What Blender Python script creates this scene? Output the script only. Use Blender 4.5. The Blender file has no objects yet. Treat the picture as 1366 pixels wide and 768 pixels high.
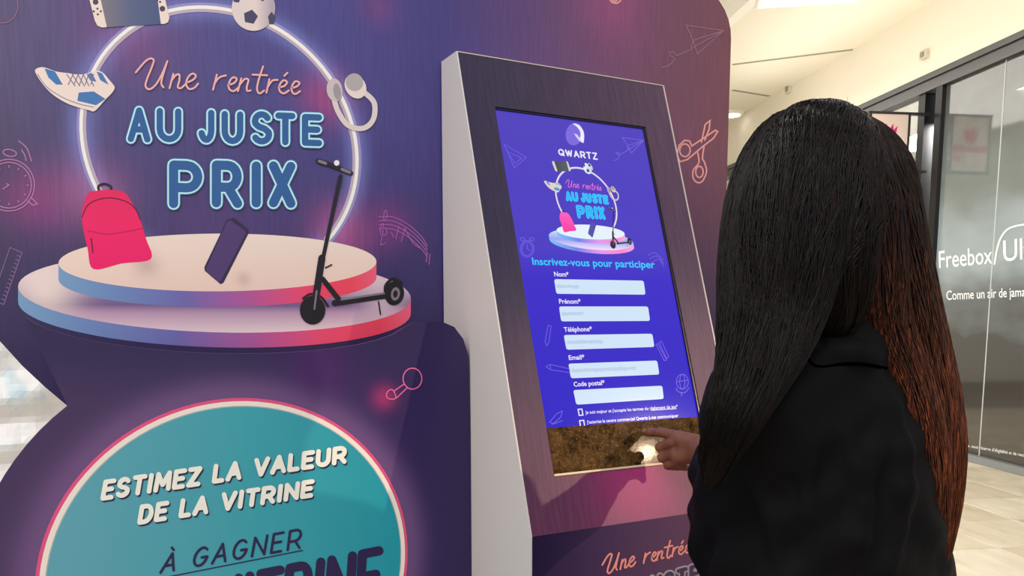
import bpy, bmesh, math, random
import numpy as np
from mathutils import Vector, Matrix
from mathutils.geometry import tessellate_polygon
random.seed(7); rng = np.random.default_rng(7)
S = bpy.context.scene; COL = S.collection

# ------------------------------------------------------------------ camera
# everything is measured with the camera looking along +Y, then the place is turned so that the kiosk stands square to the axes
TURN = Matrix.Rotation(-math.radians(90-62.282), 4, 'Z')
def turned(o): o.matrix_world = TURN @ Matrix.LocRotScale(o.location, o.rotation_euler, o.scale)
FPX, PITCH, PCY, EYE = 1063.5, math.radians(6.647), 542.1, 1.42
cam = bpy.data.cameras.new('camera'); camo = bpy.data.objects.new('camera', cam); COL.objects.link(camo)
cam.sensor_width = 36; cam.lens = FPX/1366*36; cam.shift_y = (PCY-384)/1366; cam.clip_start = .05
camo.location = (0, 0, EYE); camo.rotation_euler = (math.pi/2-PITCH, 0, 0)
turned(camo); S.camera = camo
# ------------------------------------------------------------------ world, lamps, exposure
w = bpy.data.worlds.new('mall_daylight'); S.world = w; w.use_nodes = True
w.node_tree.nodes['Background'].inputs[0].default_value = (1.0, .98, .985, 1)
w.node_tree.nodes['Background'].inputs[1].default_value = .62
S.view_settings.view_transform = 'Standard'; S.view_settings.look = 'None'
S.view_settings.exposure = 0; S.view_settings.gamma = 1; S.view_settings.use_curve_mapping = False
HAND = Vector((.36, 1.52, 1.16)); SUN = Vector((.869, -.356, .344)).normalized()
sp = bpy.data.lights.new('low_sun', 'SPOT'); spo = bpy.data.objects.new('low_sun', sp); COL.objects.link(spo)
spo.location = HAND+SUN*7.0; spo.rotation_euler = SUN.to_track_quat('Z', 'Y').to_euler()
turned(spo); sp.energy = 850; sp.color = (1, .74, .5); sp.spot_size = math.radians(9); sp.spot_blend = .8; sp.shadow_soft_size = .06
sk = bpy.data.lights.new('overhead_fill', 'AREA'); sko = bpy.data.objects.new('overhead_fill', sk); COL.objects.link(sko)  # unseen area light added behind the viewer to fill the board
sk.shape = 'RECTANGLE'; sk.size = 5; sk.size_y = 3; sk.energy = 250; sk.color = (1, .965, .95)
sko.location = (-1.8, -2.6, 5.2); sko.rotation_euler = (math.radians(32), 0, math.radians(-12)); turned(sko)

def fill_light(name, x, y, z, sx, sy, watts, rot=(0, 0, 0), col=(1, .97, .93)):  # unseen area lights added as fill
    l = bpy.data.lights.new(name, 'AREA'); o = bpy.data.objects.new(name, l); COL.objects.link(o)
    l.shape = 'RECTANGLE'; l.size = sx; l.size_y = sy; l.energy = watts; l.color = col; o.location = (x, y, z); o.rotation_euler = rot; turned(o)
fill_light('hall_fill', 2.2, 8.0, 4.1, 2.6, 7, 130)  # added to brighten the floor and, by bounce, the ceiling
fill_light('hall_fill', -2.4, 4.6, 4.4, 3, 3, 620)  # added to brighten the film sheet behind the board
fill_light('shop_fill', 4.9, 8.6, 3.4, .8, 3, 480)  # added to brighten the inside of the shop
fill_light('ceiling_uplight_fill', 3.72, 7.4, 3.62, .08, 8, 30, (math.pi, 0, math.radians(7.4)), (1, .95, .86))  # upward fill added to brighten ceiling and fascia, no fixture modelled
# ------------------------------------------------------------------ measuring helpers
CAM = np.array([0, 0, EYE])
def ray(x, y):
    a = (x-683)/FPX; b = (PCY-y)/FPX
    return np.array([a, math.cos(PITCH)+b*math.sin(PITCH), -math.sin(PITCH)+b*math.cos(PITCH)])
def hit(x, y, P, N):
    r = ray(x, y); t = np.dot(np.array(P)-CAM, N)/np.dot(r, N); return CAM+t*r
def atY(x, y, Y):
    r = ray(x, y); return CAM+r*(Y/r[1])

# ------------------------------------------------------------------ materials
def lin(c):
    return tuple(((v/255)/12.92 if v/255 <= .04045 else (((v/255)+.055)/1.055)**2.4) for v in c)
MATS = {}
def mat(name, rgb=(200, 200, 200), rough=.5, metal=0, emit=0, spec=.5, ior=None, k=1.0, coat=0):
    if name in MATS: return MATS[name]
    m = bpy.data.materials.new(name); m.use_nodes = True
    b = m.node_tree.nodes['Principled BSDF']; c = [min(.95, v*k) for v in lin(rgb)]+[1]
    b.inputs['Base Color'].default_value = c; b.inputs['Roughness'].default_value = rough
    b.inputs['Metallic'].default_value = metal; b.inputs['Specular IOR Level'].default_value = spec
    if ior: b.inputs['IOR'].default_value = ior
    if coat: b.inputs['Coat Weight'].default_value = coat; b.inputs['Coat Roughness'].default_value = .08
    if emit:
        b.inputs['Emission Color'].default_value = list(lin(rgb))+[1]; b.inputs['Emission Strength'].default_value = emit
        b.inputs['Base Color'].default_value = (0, 0, 0, 1)
    MATS[name] = m; return m
class NT:
    """short-hand for building node trees"""
    def __init__(s, m): s.m = m; s.t = m.node_tree; s.b = s.t.nodes['Principled BSDF']
    def n(s, kind, **kw):
        q = s.t.nodes.new(kind)
        for a, v in kw.items(): setattr(q, a, v)
        return q
    def lk(s, a, b): s.t.links.new(a, b)
    def math(s, op, a, b=None, c=None):
        q = s.n('ShaderNodeMath', operation=op)
        for i, v in enumerate((a, b, c)):
            if v is None: continue
            if isinstance(v, (int, float)): q.inputs[i].default_value = v
            else: s.lk(v, q.inputs[i])
        return q.outputs[0]
    def xyz(s):
        tc = s.n('ShaderNodeTexCoord'); sep = s.n('ShaderNodeSeparateXYZ'); s.lk(tc.outputs['Object'], sep.inputs[0])
        return tc.outputs['Object'], sep.outputs
    def ramp(s, fac, stops, k=1.0, interp='EASE'):
        r = s.n('ShaderNodeValToRGB'); e = r.color_ramp; e.interpolation = interp
        for i, (p, c) in enumerate(stops):
            el = e.elements[i] if i < 2 else e.elements.new(p)
            el.position = p; el.color = [min(.95, v*k) for v in lin(c)]+[1]
        s.lk(fac, r.inputs[0]); return r.outputs[0]
    def rng(s, v, a, b, c=0, d=1):
        q = s.n('ShaderNodeMapRange'); s.lk(v, q.inputs[0])
        for i, x in enumerate((a, b, c, d)): q.inputs[i+1].default_value = x
        return q.outputs[0]
    def mix(s, fac, a, b, mode='MIX'):
        q = s.n('ShaderNodeMix', data_type='RGBA', blend_type=mode)
        if isinstance(fac, (int, float)): q.inputs[0].default_value = fac
        else: s.lk(fac, q.inputs[0])
        for i, v in ((6, a), (7, b)):
            if isinstance(v, tuple): q.inputs[i].default_value = list(v)+[1]
            else: s.lk(v, q.inputs[i])
        return q.outputs[2]
    def noise(s, vec, scale, detail=4, stretch=None, rough=.5):
        if stretch:
            mp = s.n('ShaderNodeMapping'); mp.inputs['Scale'].default_value = stretch; s.lk(vec, mp.inputs[0]); vec = mp.outputs[0]
        q = s.n('ShaderNodeTexNoise'); q.inputs['Scale'].default_value = scale; q.inputs['Detail'].default_value = detail
        q.inputs['Roughness'].default_value = rough
        s.lk(vec, q.inputs['Vector']); return q.outputs['Fac']
    def glow(s, X, Z, x, z, r, ring=0):
        """printed airbrush spot or ring, gaussian in the print's own coordinates"""
        dx = s.math('SUBTRACT', X, x); dz = s.math('SUBTRACT', Z, z)
        d = s.math('SQRT', s.math('ADD', s.math('MULTIPLY', dx, dx), s.math('MULTIPLY', dz, dz)))
        if ring: d = s.math('SUBTRACT', d, ring)
        q = s.math('DIVIDE', d, r); return s.math('EXPONENT', s.math('MULTIPLY', s.math('MULTIPLY', q, q), -1.0))
    def bump(s, h, strength=.2, dist=.002):
        q = s.n('ShaderNodeBump'); q.inputs['Strength'].default_value = strength; q.inputs['Distance'].default_value = dist
        s.lk(h, q.inputs['Height']); s.lk(q.outputs[0], s.b.inputs['Normal'])
    def color(s, c, emit=0):
        if emit:
            s.lk(c, s.b.inputs['Emission Color']); s.b.inputs['Emission Strength'].default_value = emit
            s.b.inputs['Base Color'].default_value = (0, 0, 0, 1)
        else: s.lk(c, s.b.inputs['Base Color'])
PK = 1.25   # printed inks: photographed colour -> reflectance
def ink(name, rgb, rough=.4): return mat('ink_'+name, rgb, rough, k=PK)
def lit(name, rgb): return mat('pixel_'+name, rgb, .12, emit=1.0)

# ------------------------------------------------------------------ mesh helpers
def link(name, me, m=None, parent=None, smooth=False):
    o = bpy.data.objects.new(name, me); COL.objects.link(o)
    if m is not None: me.materials.append(m)
    if parent is not None: o.parent = parent
    if smooth: me.polygons.foreach_set('use_smooth', [True]*len(me.polygons))
    return o
def from_bm(name, bm, m=None, parent=None, smooth=False):
    me = bpy.data.meshes.new(name); bmesh.ops.recalc_face_normals(bm, faces=bm.faces); bm.to_mesh(me); bm.free()
    return link(name, me, m, parent, smooth)
def empty(name, loc, rz=0):
    o = bpy.data.objects.new(name, None); COL.objects.link(o); o.location = loc; o.rotation_euler = (0, 0, rz); o.empty_display_size = .1
    return o
def tag(o, label=None, cat=None, group=None, kind=None):
    if label: o['label'] = label
    if cat: o['category'] = cat
    if group: o['group'] = group
    if kind: o['kind'] = kind
    return o
def add_box(bm, lo, hi):
    vs = [bm.verts.new((x, y, z)) for x in (lo[0], hi[0]) for y in (lo[1], hi[1]) for z in (lo[2], hi[2])]
    for f in ((0, 1, 3, 2), (4, 6, 7, 5), (0, 4, 5, 1), (2, 3, 7, 6), (0, 2, 6, 4), (1, 5, 7, 3)): bm.faces.new([vs[i] for i in f])
def box(name, lo, hi, m, parent=None, bevel=0):
    bm = bmesh.new(); add_box(bm, lo, hi)
    if bevel: bmesh.ops.bevel(bm, geom=bm.edges[:], offset=bevel, segments=2, affect='EDGES', profile=.5)
    return from_bm(name, bm, m, parent)
def prism(name, pts, fn, depth, m, parent=None, bevel=0):
    """outline pts (a,b), fn(a,b,t) -> xyz with t 0..depth"""
    bm = bmesh.new()
    A = [bm.verts.new(fn(a, b, 0)) for a, b in pts]; B = [bm.verts.new(fn(a, b, depth)) for a, b in pts]
    n = len(pts)
    tr = tessellate_polygon([[Vector((a, b, 0)) for a, b in pts]])
    for t in tr:
        bm.faces.new([A[i] for i in t]); bm.faces.new([B[i] for i in reversed(t)])
    for i in range(n): bm.faces.new((A[i], A[(i+1) % n], B[(i+1) % n], B[i]))
    o = from_bm(name, bm, m, parent)
    return o
def tube(bm, pts, r, n=8, cap=True):
    pts = [Vector(p) for p in pts]; rs = r if hasattr(r, '__len__') else [r]*len(pts)
    rings = []; up = None
    for i, p in enumerate(pts):
        t = (pts[min(i+1, len(pts)-1)]-pts[max(i-1, 0)]).normalized()
        if up is None: up = t.orthogonal().normalized()
        up = (up-t*up.dot(t)).normalized(); s = t.cross(up)
        rings.append([bm.verts.new(p+(up*math.cos(2*math.pi*k/n)+s*math.sin(2*math.pi*k/n))*rs[i]) for k in range(n)])
    for a, b in zip(rings, rings[1:]):
        for k in range(n): bm.faces.new((a[k], a[(k+1) % n], b[(k+1) % n], b[k]))
    if cap: bm.faces.new(rings[0][::-1]); bm.faces.new(rings[-1])
def smooth_pts(P, n=8, closed=False):
    P = [np.array(p, float) for p in P]; out = []; N = len(P)
    for i in range(N if closed else N-1):
        g = (lambda k: P[k % N]) if closed else (lambda k: P[min(max(k, 0), N-1)])
        a, b, c, d = g(i-1), g(i), g(i+1), g(i+2)
        for k in range(n):
            t = k/n
            out.append(.5*((2*b)+(c-a)*t+(2*a-5*b+4*c-d)*t*t+(3*b-a-3*c+d)*t**3))
    if not closed: out.append(P[-1])
    return out
def ell(cx, cy, rx, ry, rot=0, n=40, a0=0, a1=360):
    c, s = math.cos(math.radians(rot)), math.sin(math.radians(rot)); out = []
    full = abs(a1-a0) >= 360
    for k in range(n if full else n+1):
        t = math.radians(a0+(a1-a0)*k/n); x, y = rx*math.cos(t), ry*math.sin(t)
        out.append((cx+x*c-y*s, cy+x*s+y*c))
    return out
class Flat:
    """collects flat printed shapes: fn maps photo point -> plane point, frame maps plane point + height -> local xyz"""
    def __init__(s, fn, frame, lift): s.fn, s.frame, s.lift = fn, frame, lift; s.v = []; s.f = []; s.e = 0
    def _add(s, pts, faces):
        o = len(s.v); h = s.lift+s.e; s.e += 3e-7
        s.v += [s.frame(a, b, h) for a, b in pts]; s.f += [tuple(o+i for i in f) for f in faces]
    def poly(s, pts):
        q = [tuple(s.fn(*p)) for p in pts]
        s._add(q, tessellate_polygon([[Vector((a, b, 0)) for a, b in q]])); return s
    def line(s, pts, wd, closed=False):
        """soft stroke with mitred joints and round caps, wd in photo pixels"""
        P = [np.array(p, float) for p in pts]
        Q = [P[0]]
        for p in P[1:]:
            if np.hypot(*(p-Q[-1])) > 1e-4: Q.append(p)
        P = Q; n = len(P)
        if n < 2: return s
        L, R = [], []
        for i in range(n):
            a = P[(i-1) % n] if (closed or i > 0) else P[i]; b = P[(i+1) % n] if (closed or i < n-1) else P[i]
            d1 = P[i]-a; d2 = b-P[i]
            d1 = d1/np.hypot(*d1) if np.hypot(*d1) > 1e-9 else d2/np.hypot(*d2)
            d2 = d2/np.hypot(*d2) if np.hypot(*d2) > 1e-9 else d1
            t = d1+d2; t = t/max(np.hypot(*t), 1e-6); nn = np.array([-t[1], t[0]])
            k = wd/2/max(.45, abs(np.dot(nn, np.array([-d1[1], d1[0]]))))
            L.append(P[i]+nn*k); R.append(P[i]-nn*k)
        pts2 = [s.fn(*p) for p in L+R]; m = n if closed else n-1
        s._add(pts2, [(i, (i+1) % n, n+(i+1) % n, n+i) for i in range(m)])
        if not closed:
            for p in (P[0], P[-1]): s._add([s.fn(*q) for q in ell(p[0], p[1], wd/2, wd/2, n=10)], [tuple(range(10))])
        return s
    def segs(s, pts, wd):
        """hard-cornered stroke: straight bars with a round joint at every corner"""
        P = [np.array(p, float) for p in pts]
        for a, b in zip(P, P[1:]):
            d = b-a; d = d/max(np.hypot(*d), 1e-6); nn = np.array([-d[1], d[0]])*wd/2
            s._add([s.fn(*p) for p in (a+nn, b+nn, b-nn, a-nn)], [(0, 1, 2, 3)])
        for p in P: s._add([s.fn(*q) for q in ell(p[0], p[1], wd/2, wd/2, n=12)], [tuple(range(12))])
        return s
    def raw(s, pts, faces): s._add([s.fn(*p) for p in pts], faces); return s
    def twin(s): return Flat(s.fn, s.frame, s.lift)
    def build(s, name, m, parent):
        me = bpy.data.meshes.new(name); me.from_pydata(s.v, [], s.f); me.update()
        return link(name, me, m, parent)

# stroke alphabet, unit box, y up; (width, strokes)
def arc(cx, cy, rx, ry, a0, a1, n=8): return [(cx+rx*math.cos(math.radians(a0+(a1-a0)*k/n)), cy+ry*math.sin(math.radians(a0+(a1-a0)*k/n))) for k in range(n+1)]
GL = {
 'A': (.8, [[(0, 0), (.5, 1), (1, 0)], [(.2, .34), (.8, .34)]]),
 'U': (.75, [[(0, 1), (0, .36)]+arc(.5, .36, .5, .36, 180, 360)+[(1, 1)]]),
 'J': (.6, [[(1, 1), (1, .36)]+arc(.45, .36, .55, .36, 360, 200)]),
 'S': (.68, [arc(.5, .74, .46, .26, 30, 200, 7)+[(.3, .54), (.7, .47)]+arc(.5, .26, .5, .26, 20, -150, 7)]),
 'T': (.7, [[(0, 1), (1, 1)], [(.5, 1), (.5, 0)]]),
 'E': (.6, [[(1, 1), (0, 1), (0, 0), (1, 0)], [(0, .52), (.88, .52)]]),
 'P': (.7, [[(0, 0), (0, 1), (.55, 1)]+arc(.55, .71, .45, .29, 90, -90)+[(0, .42)]]),
 'R': (.72, [[(0, 0), (0, 1), (.55, 1)]+arc(.55, .71, .43, .29, 90, -90)+[(0, .42)], [(.55, .42), (1, 0)]]),
 'I': (.08, [[(.5, 0), (.5, 1)]]),
 'X': (.75, [[(0, 0), (1, 1)], [(0, 1), (1, 0)]]),
 'Z': (.68, [[(0, 1), (1, 1), (0, 0), (1, 0)]]),
 'L': (.55, [[(0, 1), (0, 0), (1, 0)]]),
 'M': (.9, [[(0, 0), (.06, 1), (.5, .3), (.94, 1), (1, 0)]]),
 'V': (.8, [[(0, 1), (.5, 0), (1, 1)]]),
 'D': (.74, [[(0, 0), (0, 1), (.45, 1)]+arc(.45, .5, .55, .5, 90, -90)+[(0, 0)]]),
 'N': (.75, [[(0, 0), (0, 1), (1, 0), (1, 1)]]),
 'G': (.8, [arc(.5, .5, .5, .5, 45, 330, 14)+[(1, .45), (.58, .45)]]),
 'À': (.8, [[(0, 0), (.5, 1), (1, 0)], [(.2, .34), (.8, .34)], [(.3, 1.34), (.5, 1.2)]]),
 'Q': (.9, [arc(.5, .5, .5, .5, 0, 360, 18), [(.62, .3), (1, -.05)]]),
 'W': (1.1, [[(0, 1), (.25, 0), (.5, .9), (.75, 0), (1, 1)]]),
 ' ': (.3, []),
}
def stroke_text(F, text, p0, p1, up, wd, gap=.3, word=None):
    """p0,p1: baseline ends in the photo, up: cap-height vector at each end"""
    adv = []; x = 0
    for ch in text: adv.append(x); x += GL[ch][0]+gap
    tot = x-gap
    p0, p1 = np.array(p0, float), np.array(p1, float); u0, u1 = (np.array(v, float) for v in up)
    for ch, a in zip(text, adv):
        if ch == ' ' and word: word(F); F = F.twin()
        for st in GL[ch][1]:
            q = []
            for gx, gy in st:
                t = (a+gx*GL[ch][0])/tot; q.append(p0+(p1-p0)*t+(u0+(u1-u0)*t)*gy)
            F.segs(q, wd)
    if word: word(F)
    return F
def box_letter(F, ch, x0, y0, x1, y1, r, wd, skew=0):
    """one letter whose outer edge fills the photo box (x0,y0 top-left .. x1,y1 bottom-right)"""
    for st in GL[ch][1]:
        F.segs([(x0+r+gx*(x1-x0-2*r), y1-r-gy*(y1-y0-2*r)+skew*gx*(x1-x0)) for gx, gy in st], wd)
_fc = {}
def font_mesh(text, bold=0):
    k = (text, bold)
    if k not in _fc:
        c = bpy.data.curves.new('lettering', 'FONT'); c.body = text; c.size = 1; c.resolution_u = 3; c.offset = bold; c.fill_mode = 'FRONT'
        o = bpy.data.objects.new('lettering', c); COL.objects.link(o)
        dg = bpy.context.evaluated_depsgraph_get(); me = bpy.data.meshes.new_from_object(o.evaluated_get(dg))
        v = np.array([x.co[:2] for x in me.vertices]); f = [tuple(p.vertices) for p in me.polygons]
        bpy.data.objects.remove(o); bpy.data.curves.remove(c); bpy.data.meshes.remove(me)
        _fc[k] = (v, f)
    return _fc[k]
def font_text(F, text, p0, p1, up, bold=0):
    """regular lettering from the built-in font, stretched between the baseline ends; up = cap height vector"""
    v, f = font_mesh(text, bold); x0, x1 = v[:, 0].min(), v[:, 0].max()
    p0, p1, up = (np.array(q, float) for q in (p0, p1, up))
    F.raw([p0+(p1-p0)*(a-x0)/(x1-x0)+up*(b/.73) for a, b in v], f); return F

# ------------------------------------------------------------------ signed-distance modelling for the figure
def cone(P, a, b, ra, rb):
    a, b = np.array(a, float), np.array(b, float); ba = b-a; pa = P-a
    t = np.clip((pa@ba)/max(ba@ba, 1e-9), 0, 1)
    return np.linalg.norm(pa-t[:, None]*ba, axis=1)-(ra+(rb-ra)*t)
def ellip(P, c, ax, r):
    q = (P-np.array(c))@np.array(ax).T/np.array(r)
    return (np.linalg.norm(q, axis=1)-1)*min(r)
def smin(a, b, k):
    h = np.clip(.5+.5*(b-a)/k, 0, 1); return b*(1-h)+a*h-k*h*(1-h)
def nets(fun, lo, hi, h):
    lo = np.array(lo, float); n = np.ceil((np.array(hi)-lo)/h).astype(int)+1
    ax = [lo[i]+h*np.arange(n[i]) for i in range(3)]
    F = np.empty(n)
    YZ = np.stack(np.meshgrid(ax[1], ax[2], indexing='ij'), -1).reshape(-1, 2)
    for i0 in range(0, n[0], 8):
        xs = ax[0][i0:i0+8]
        P = np.concatenate([np.c_[np.full(len(YZ), x), YZ] for x in xs])
        F[i0:i0+8] = fun(P).reshape(len(xs), n[1], n[2])
    ins = F < 0; c = [m-1 for m in n]; acc = np.zeros((*c, 3)); cnt = np.zeros(c)
    corners = [(i, j, k) for i in (0, 1) for j in (0, 1) for k in (0, 1)]
    sl = lambda o: tuple(slice(o[d], o[d]+c[d]) for d in range(3))
    for a in corners:
        for d in range(3):
            if a[d]: continue
            b = list(a); b[d] = 1; fa, fb = F[sl(a)], F[sl(b)]; x = (fa < 0) != (fb < 0)
            t = np.where(x, fa/np.where(x, fa-fb, 1), 0)
            for e in range(3): acc[..., e] += np.where(x, (t if e == d else a[e]), 0)
            cnt += x
    act = cnt > 0; idx = -np.ones(c, int); idx[act] = np.arange(act.sum())
    V = lo+h*(np.argwhere(act)+acc[act]/cnt[act][:, None]); faces = []
    for d in range(3):
        e, g = (d+1) % 3, (d+2) % 3
        a = [slice(0, n[i]-1) for i in range(3)]; b = list(a); b[d] = slice(1, n[d])
        x = ins[tuple(a)] != ins[tuple(b)]; pos = np.argwhere(x); pos = pos[(pos[:, e] > 0) & (pos[:, g] > 0)]
        o1, o2 = np.zeros(3, int), np.zeros(3, int); o1[e] = 1; o2[g] = 1
        q = np.stack([idx[tuple((pos-s).T)] for s in (0*o1, o1, o1+o2, o2)], 1)
        fl = ins[tuple(pos.T)]; q[~fl] = q[~fl][:, ::-1]; faces.append(q)
    return V, np.concatenate(faces)
def np_mesh(name, V, Fc, m, parent=None, base=(0, 0, 0)):
    me = bpy.data.meshes.new(name); me.from_pydata((V-np.array(base)).tolist(), [], Fc.tolist()); me.update()
    return link(name, me, m, parent, True)

# ================================================================== THE SETTING
SD = np.array([-139, FPX, 0]); SD /= np.linalg.norm(SD); SN = np.array([-SD[1], SD[0], 0])   # along the shopfront, out of it
SILL = hit(1285, 612, (0, 0, 0), np.array([0, 0, 1.]))
SANG = math.atan2(SD[1], SD[0])                       # shop frame: x along the front (away), y = left = out of the shop, z up
shopframe = lambda name: empty(name, (SILL[0], SILL[1], 0), SANG)
def sh(px, py, out=0):
    """photo point on the shopfront plane (moved out by `out`) -> (along, height)"""
    P = SILL+SN*out; q = hit(px, py, P, SN); return float(np.dot(q-SILL, SD)), float(q[2])
TRK0, TRK1 = sh(1250, 97)[1], sh(1250, 118)[1]
ZC = sh(1138, 66)[1]
cream = mat('cream_paint', (240, 234, 218), .6)
white_paint = mat('white_paint', (246, 244, 238), .6)
alu = mat('grey_aluminium', (96, 96, 98), .35, .6)
dark_alu = mat('dark_aluminium', (22, 23, 25), .35, .3)
# floor and its tiles
mt = bpy.data.materials.new('beige_stone_tile'); mt.use_nodes = True; n = NT(mt); V3, X = n.xyz()
oi = n.n('ShaderNodeObjectInfo')
ofs = n.n('ShaderNodeVectorMath', operation='ADD'); n.lk(V3, ofs.inputs[0])
rv = n.n('ShaderNodeCombineXYZ'); n.lk(n.math('MULTIPLY', oi.outputs['Random'], 37.0), rv.inputs[0]); n.lk(n.math('MULTIPLY', oi.outputs['Random'], 91.0), rv.inputs[1]); n.lk(rv.outputs[0], ofs.inputs[1])
f1 = n.noise(ofs.outputs[0], 2.2, 6, (1, 3.2, 1)); c1 = n.ramp(n.rng(f1, .3, .72), [(0, (196, 182, 156)), (.5, (214, 202, 178)), (1, (228, 218, 198))])
c1 = n.mix(n.math('MULTIPLY', oi.outputs['Random'], .35), c1, lin((205, 190, 160)), 'MULTIPLY')
n.color(c1); n.b.inputs['Roughness'].default_value = .28
grout = mat('tile_grout', (150, 140, 122), .8)
fl = shopframe('floor'); tag(fl, kind='structure')
box('floor_base', (-14, -2, -.12), (9, 14, -.006), grout, fl)
TS = .6; bm = bmesh.new(); add_box(bm, (.003, .003, -.008), (TS-.003, TS-.003, 0))
bmesh.ops.bevel(bm, geom=[e for e in bm.edges if all(v.co.z > -.001 for v in e.verts)], offset=.002, segments=1, affect='EDGES')
t0 = from_bm('tile', bm, mt, fl); first = True
for i in range(-8, 6):
    for j in range(0, 20):
        o = t0 if first else t0.copy()
        if not first: COL.objects.link(o); o.parent = fl
        first = False; o.location = (i*TS+.22, (j-1)*TS+.05, 0)
# right-hand wall: fascia above the shopfront
wr = shopframe('wall_right'); tag(wr, kind='structure')
box('fascia', (-5.6, -.25, TRK0), (9, 0, ZC+1.0), cream, wr)
box('fascia_edge', (-5.6, 0, TRK0), (9, .012, TRK0+.03), alu, wr)
# shopfront glazing
wi = shopframe('window_1'); tag(wi, kind='structure')
PX0 = sh(1222, 300)[0]; PX1 = sh(1250, 300)[0]      # the dark double post
S0 = sh(1366, 600)[0]-2.2                            # runs on past the frame towards the viewer
box('head_track', (S0, -.12, TRK1), (9, .035, TRK0), alu, wi)
box('head_lip', (S0, .035, TRK0-.05), (9, .06, TRK0), alu, wi)
box('head_groove', (S0, .03, TRK1+.10), (9, .04, TRK1+.13), dark_alu, wi)
box('sill', (S0, -.1, 0), (PX0, .05, .07), mat('sill_steel', (150, 156, 160), .3, .5), wi)
box('mullion', (PX1, -.10, .0), (PX1+.10, .03, TRK1), dark_alu, wi)
box('mullion', (PX1+.13, -.14, .0), (PX1+.17, -.02, TRK1), alu, wi)
box('mullion', (PX0-.05, -.12, .0), (PX0+.06, .01, TRK1), dark_alu, wi)
JO = sh(1322, 350)[0]
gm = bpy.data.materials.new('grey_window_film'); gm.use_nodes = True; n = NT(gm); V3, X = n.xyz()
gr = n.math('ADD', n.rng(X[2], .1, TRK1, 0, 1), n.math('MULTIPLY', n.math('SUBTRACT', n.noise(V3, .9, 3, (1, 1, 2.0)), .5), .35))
n.color(n.ramp(gr, [(0, (46, 44, 43)), (.30, (52, 52, 53)), (.38, (84, 91, 95)), (.54, (148, 163, 168)), (.72, (112, 121, 121)), (1, (78, 78, 75))], 1.0))  # film tone with the mall's reflection put into its grey steps
n.b.inputs['Roughness'].default_value = .06; n.b.inputs['IOR'].default_value = 2.0
joint = mat('pane_joint', (190, 196, 198), .3)
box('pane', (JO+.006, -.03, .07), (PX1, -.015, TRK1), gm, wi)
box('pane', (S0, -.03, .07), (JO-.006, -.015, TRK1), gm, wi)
box('pane_joint', (JO-.006, -.028, .07), (JO+.006, -.012, TRK1), joint, wi)
clear = bpy.data.materials.new('clear_glass'); clear.use_nodes = True; n = NT(clear)
n.b.inputs['Transmission Weight'].default_value = 1; n.b.inputs['Roughness'].default_value = 0; n.b.inputs['IOR'].default_value = 1.1
box('pane', (PX0+.06, -.06, .07), (9, -.05, TRK1), clear, wi)
shop_in = mat('shop_interior', (236, 236, 230), .7)
box('interior_wall', (PX1+.1, -2.6, 0), (9, -2.5, TRK0), shop_in, wi)
box('interior_ceiling', (PX1+.1, -2.6, TRK0-.02), (9, -.25, TRK0), shop_in, wi)
box('interior_floor', (PX1+.1, -2.6, -.02), (9, -.14, 0), shop_in, wi)
# lettering on the glass
wf = mat('white_vinyl', (250, 250, 248), .5, emit=0)
sfr = lambda a, b, h: (a, -.015+h, b)
sfn = lambda x, y: sh(x, y, -.015)
F = Flat(sfn, sfr, .003); font_text(F, 'Freebox', (1253, 357.5), (1324, 351), (-.5, -24), .004); F.build('lettering', wf, wi)
F = Flat(sfn, sfr, .003); font_text(F, 'Ultra', (1339, 349), (1402, 341), (-.5, -30), .004); F.build('lettering', wf, wi)
F = Flat(sfn, sfr, .003); F.line(smooth_pts([(1327, 352), (1330, 334), (1335, 318), (1343, 307), (1353, 302), (1370, 299), (1420, 294)], 8), 2.2); F.build('swoosh', wf, wi)
F = Flat(sfn, sfr, .003); font_text(F, 'Comme un air de jamais vu', (1263, 400), (1388, 394), (-.3, -13), .006); F.build('lettering', wf, wi)
F = Flat(sfn, sfr, .003); font_text(F, 'Box Freebox, sous réserve d’éligibilité et de raccordement en fibre optique', (1268, 592), (1420, 618), (-.1, -4.5), 0); F.build('lettering', wf, wi)
# ceiling, coffer and lights
PC = np.array([0, 0, ZC]); UP = np.array([0, 0, 1.])
E0 = hit(1010, 5, PC, UP)
ce = shopframe('ceiling'); tag(ce, kind='structure')
loc = lambda q: (float(np.dot(q-SILL, SD)), float(np.dot(q-SILL, SN)))
ea = loc(E0)
box('ceiling_slab', (-1.2, 0, ZC), (9, ea[1], ZC+.3), cream, ce)
box('coffer_side', (-1.2, ea[1], ZC), (9, ea[1]+.12, ZC+.5), white_paint, ce)
box('coffer_top', (-1.2, ea[1], ZC+.5), (9, 9, ZC+.6), white_paint, ce)
slot_m = mat('slot_shadow_gap', (150, 146, 132), .7)
for a, b in (((977, 86), (1138, 66)), ((977, 120), (1026, 128)), ((1240, 40), (1330, 0))):
    p, q = (hit(*c, PC, UP) for c in (a, b)); p, q = np.array(loc(p)), np.array(loc(q)); d = (q-p)/np.hypot(*(q-p)); nn = np.array([-d[1], d[0]])*.025
    if a[0] > 1200: continue
    bm = bmesh.new(); vs = [bm.verts.new((*c, z)) for z in (ZC-.004, ZC+.01) for c in (p+nn, q+nn, q-nn, p-nn)]
    for f in ((0, 1, 2, 3), (7, 6, 5, 4), (0, 4, 5, 1), (1, 5, 6, 2), (2, 6, 7, 3), (3, 7, 4, 0)): bm.faces.new([vs[i] for i in f])
    from_bm('slot_diffuser', bm, slot_m, ce)
lamp_on = mat('lamp_diffuser', (255, 250, 235), .4, emit=3.0)
L0, L1 = np.array(loc(hit(1012, 9, PC, UP))), np.array(loc(hit(1140, 1, PC, UP)))
li = empty('ceiling_light', (SILL[0], SILL[1], 0), SANG); tag(li, 'long bright recessed strip light in the cream ceiling', 'light')
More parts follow.
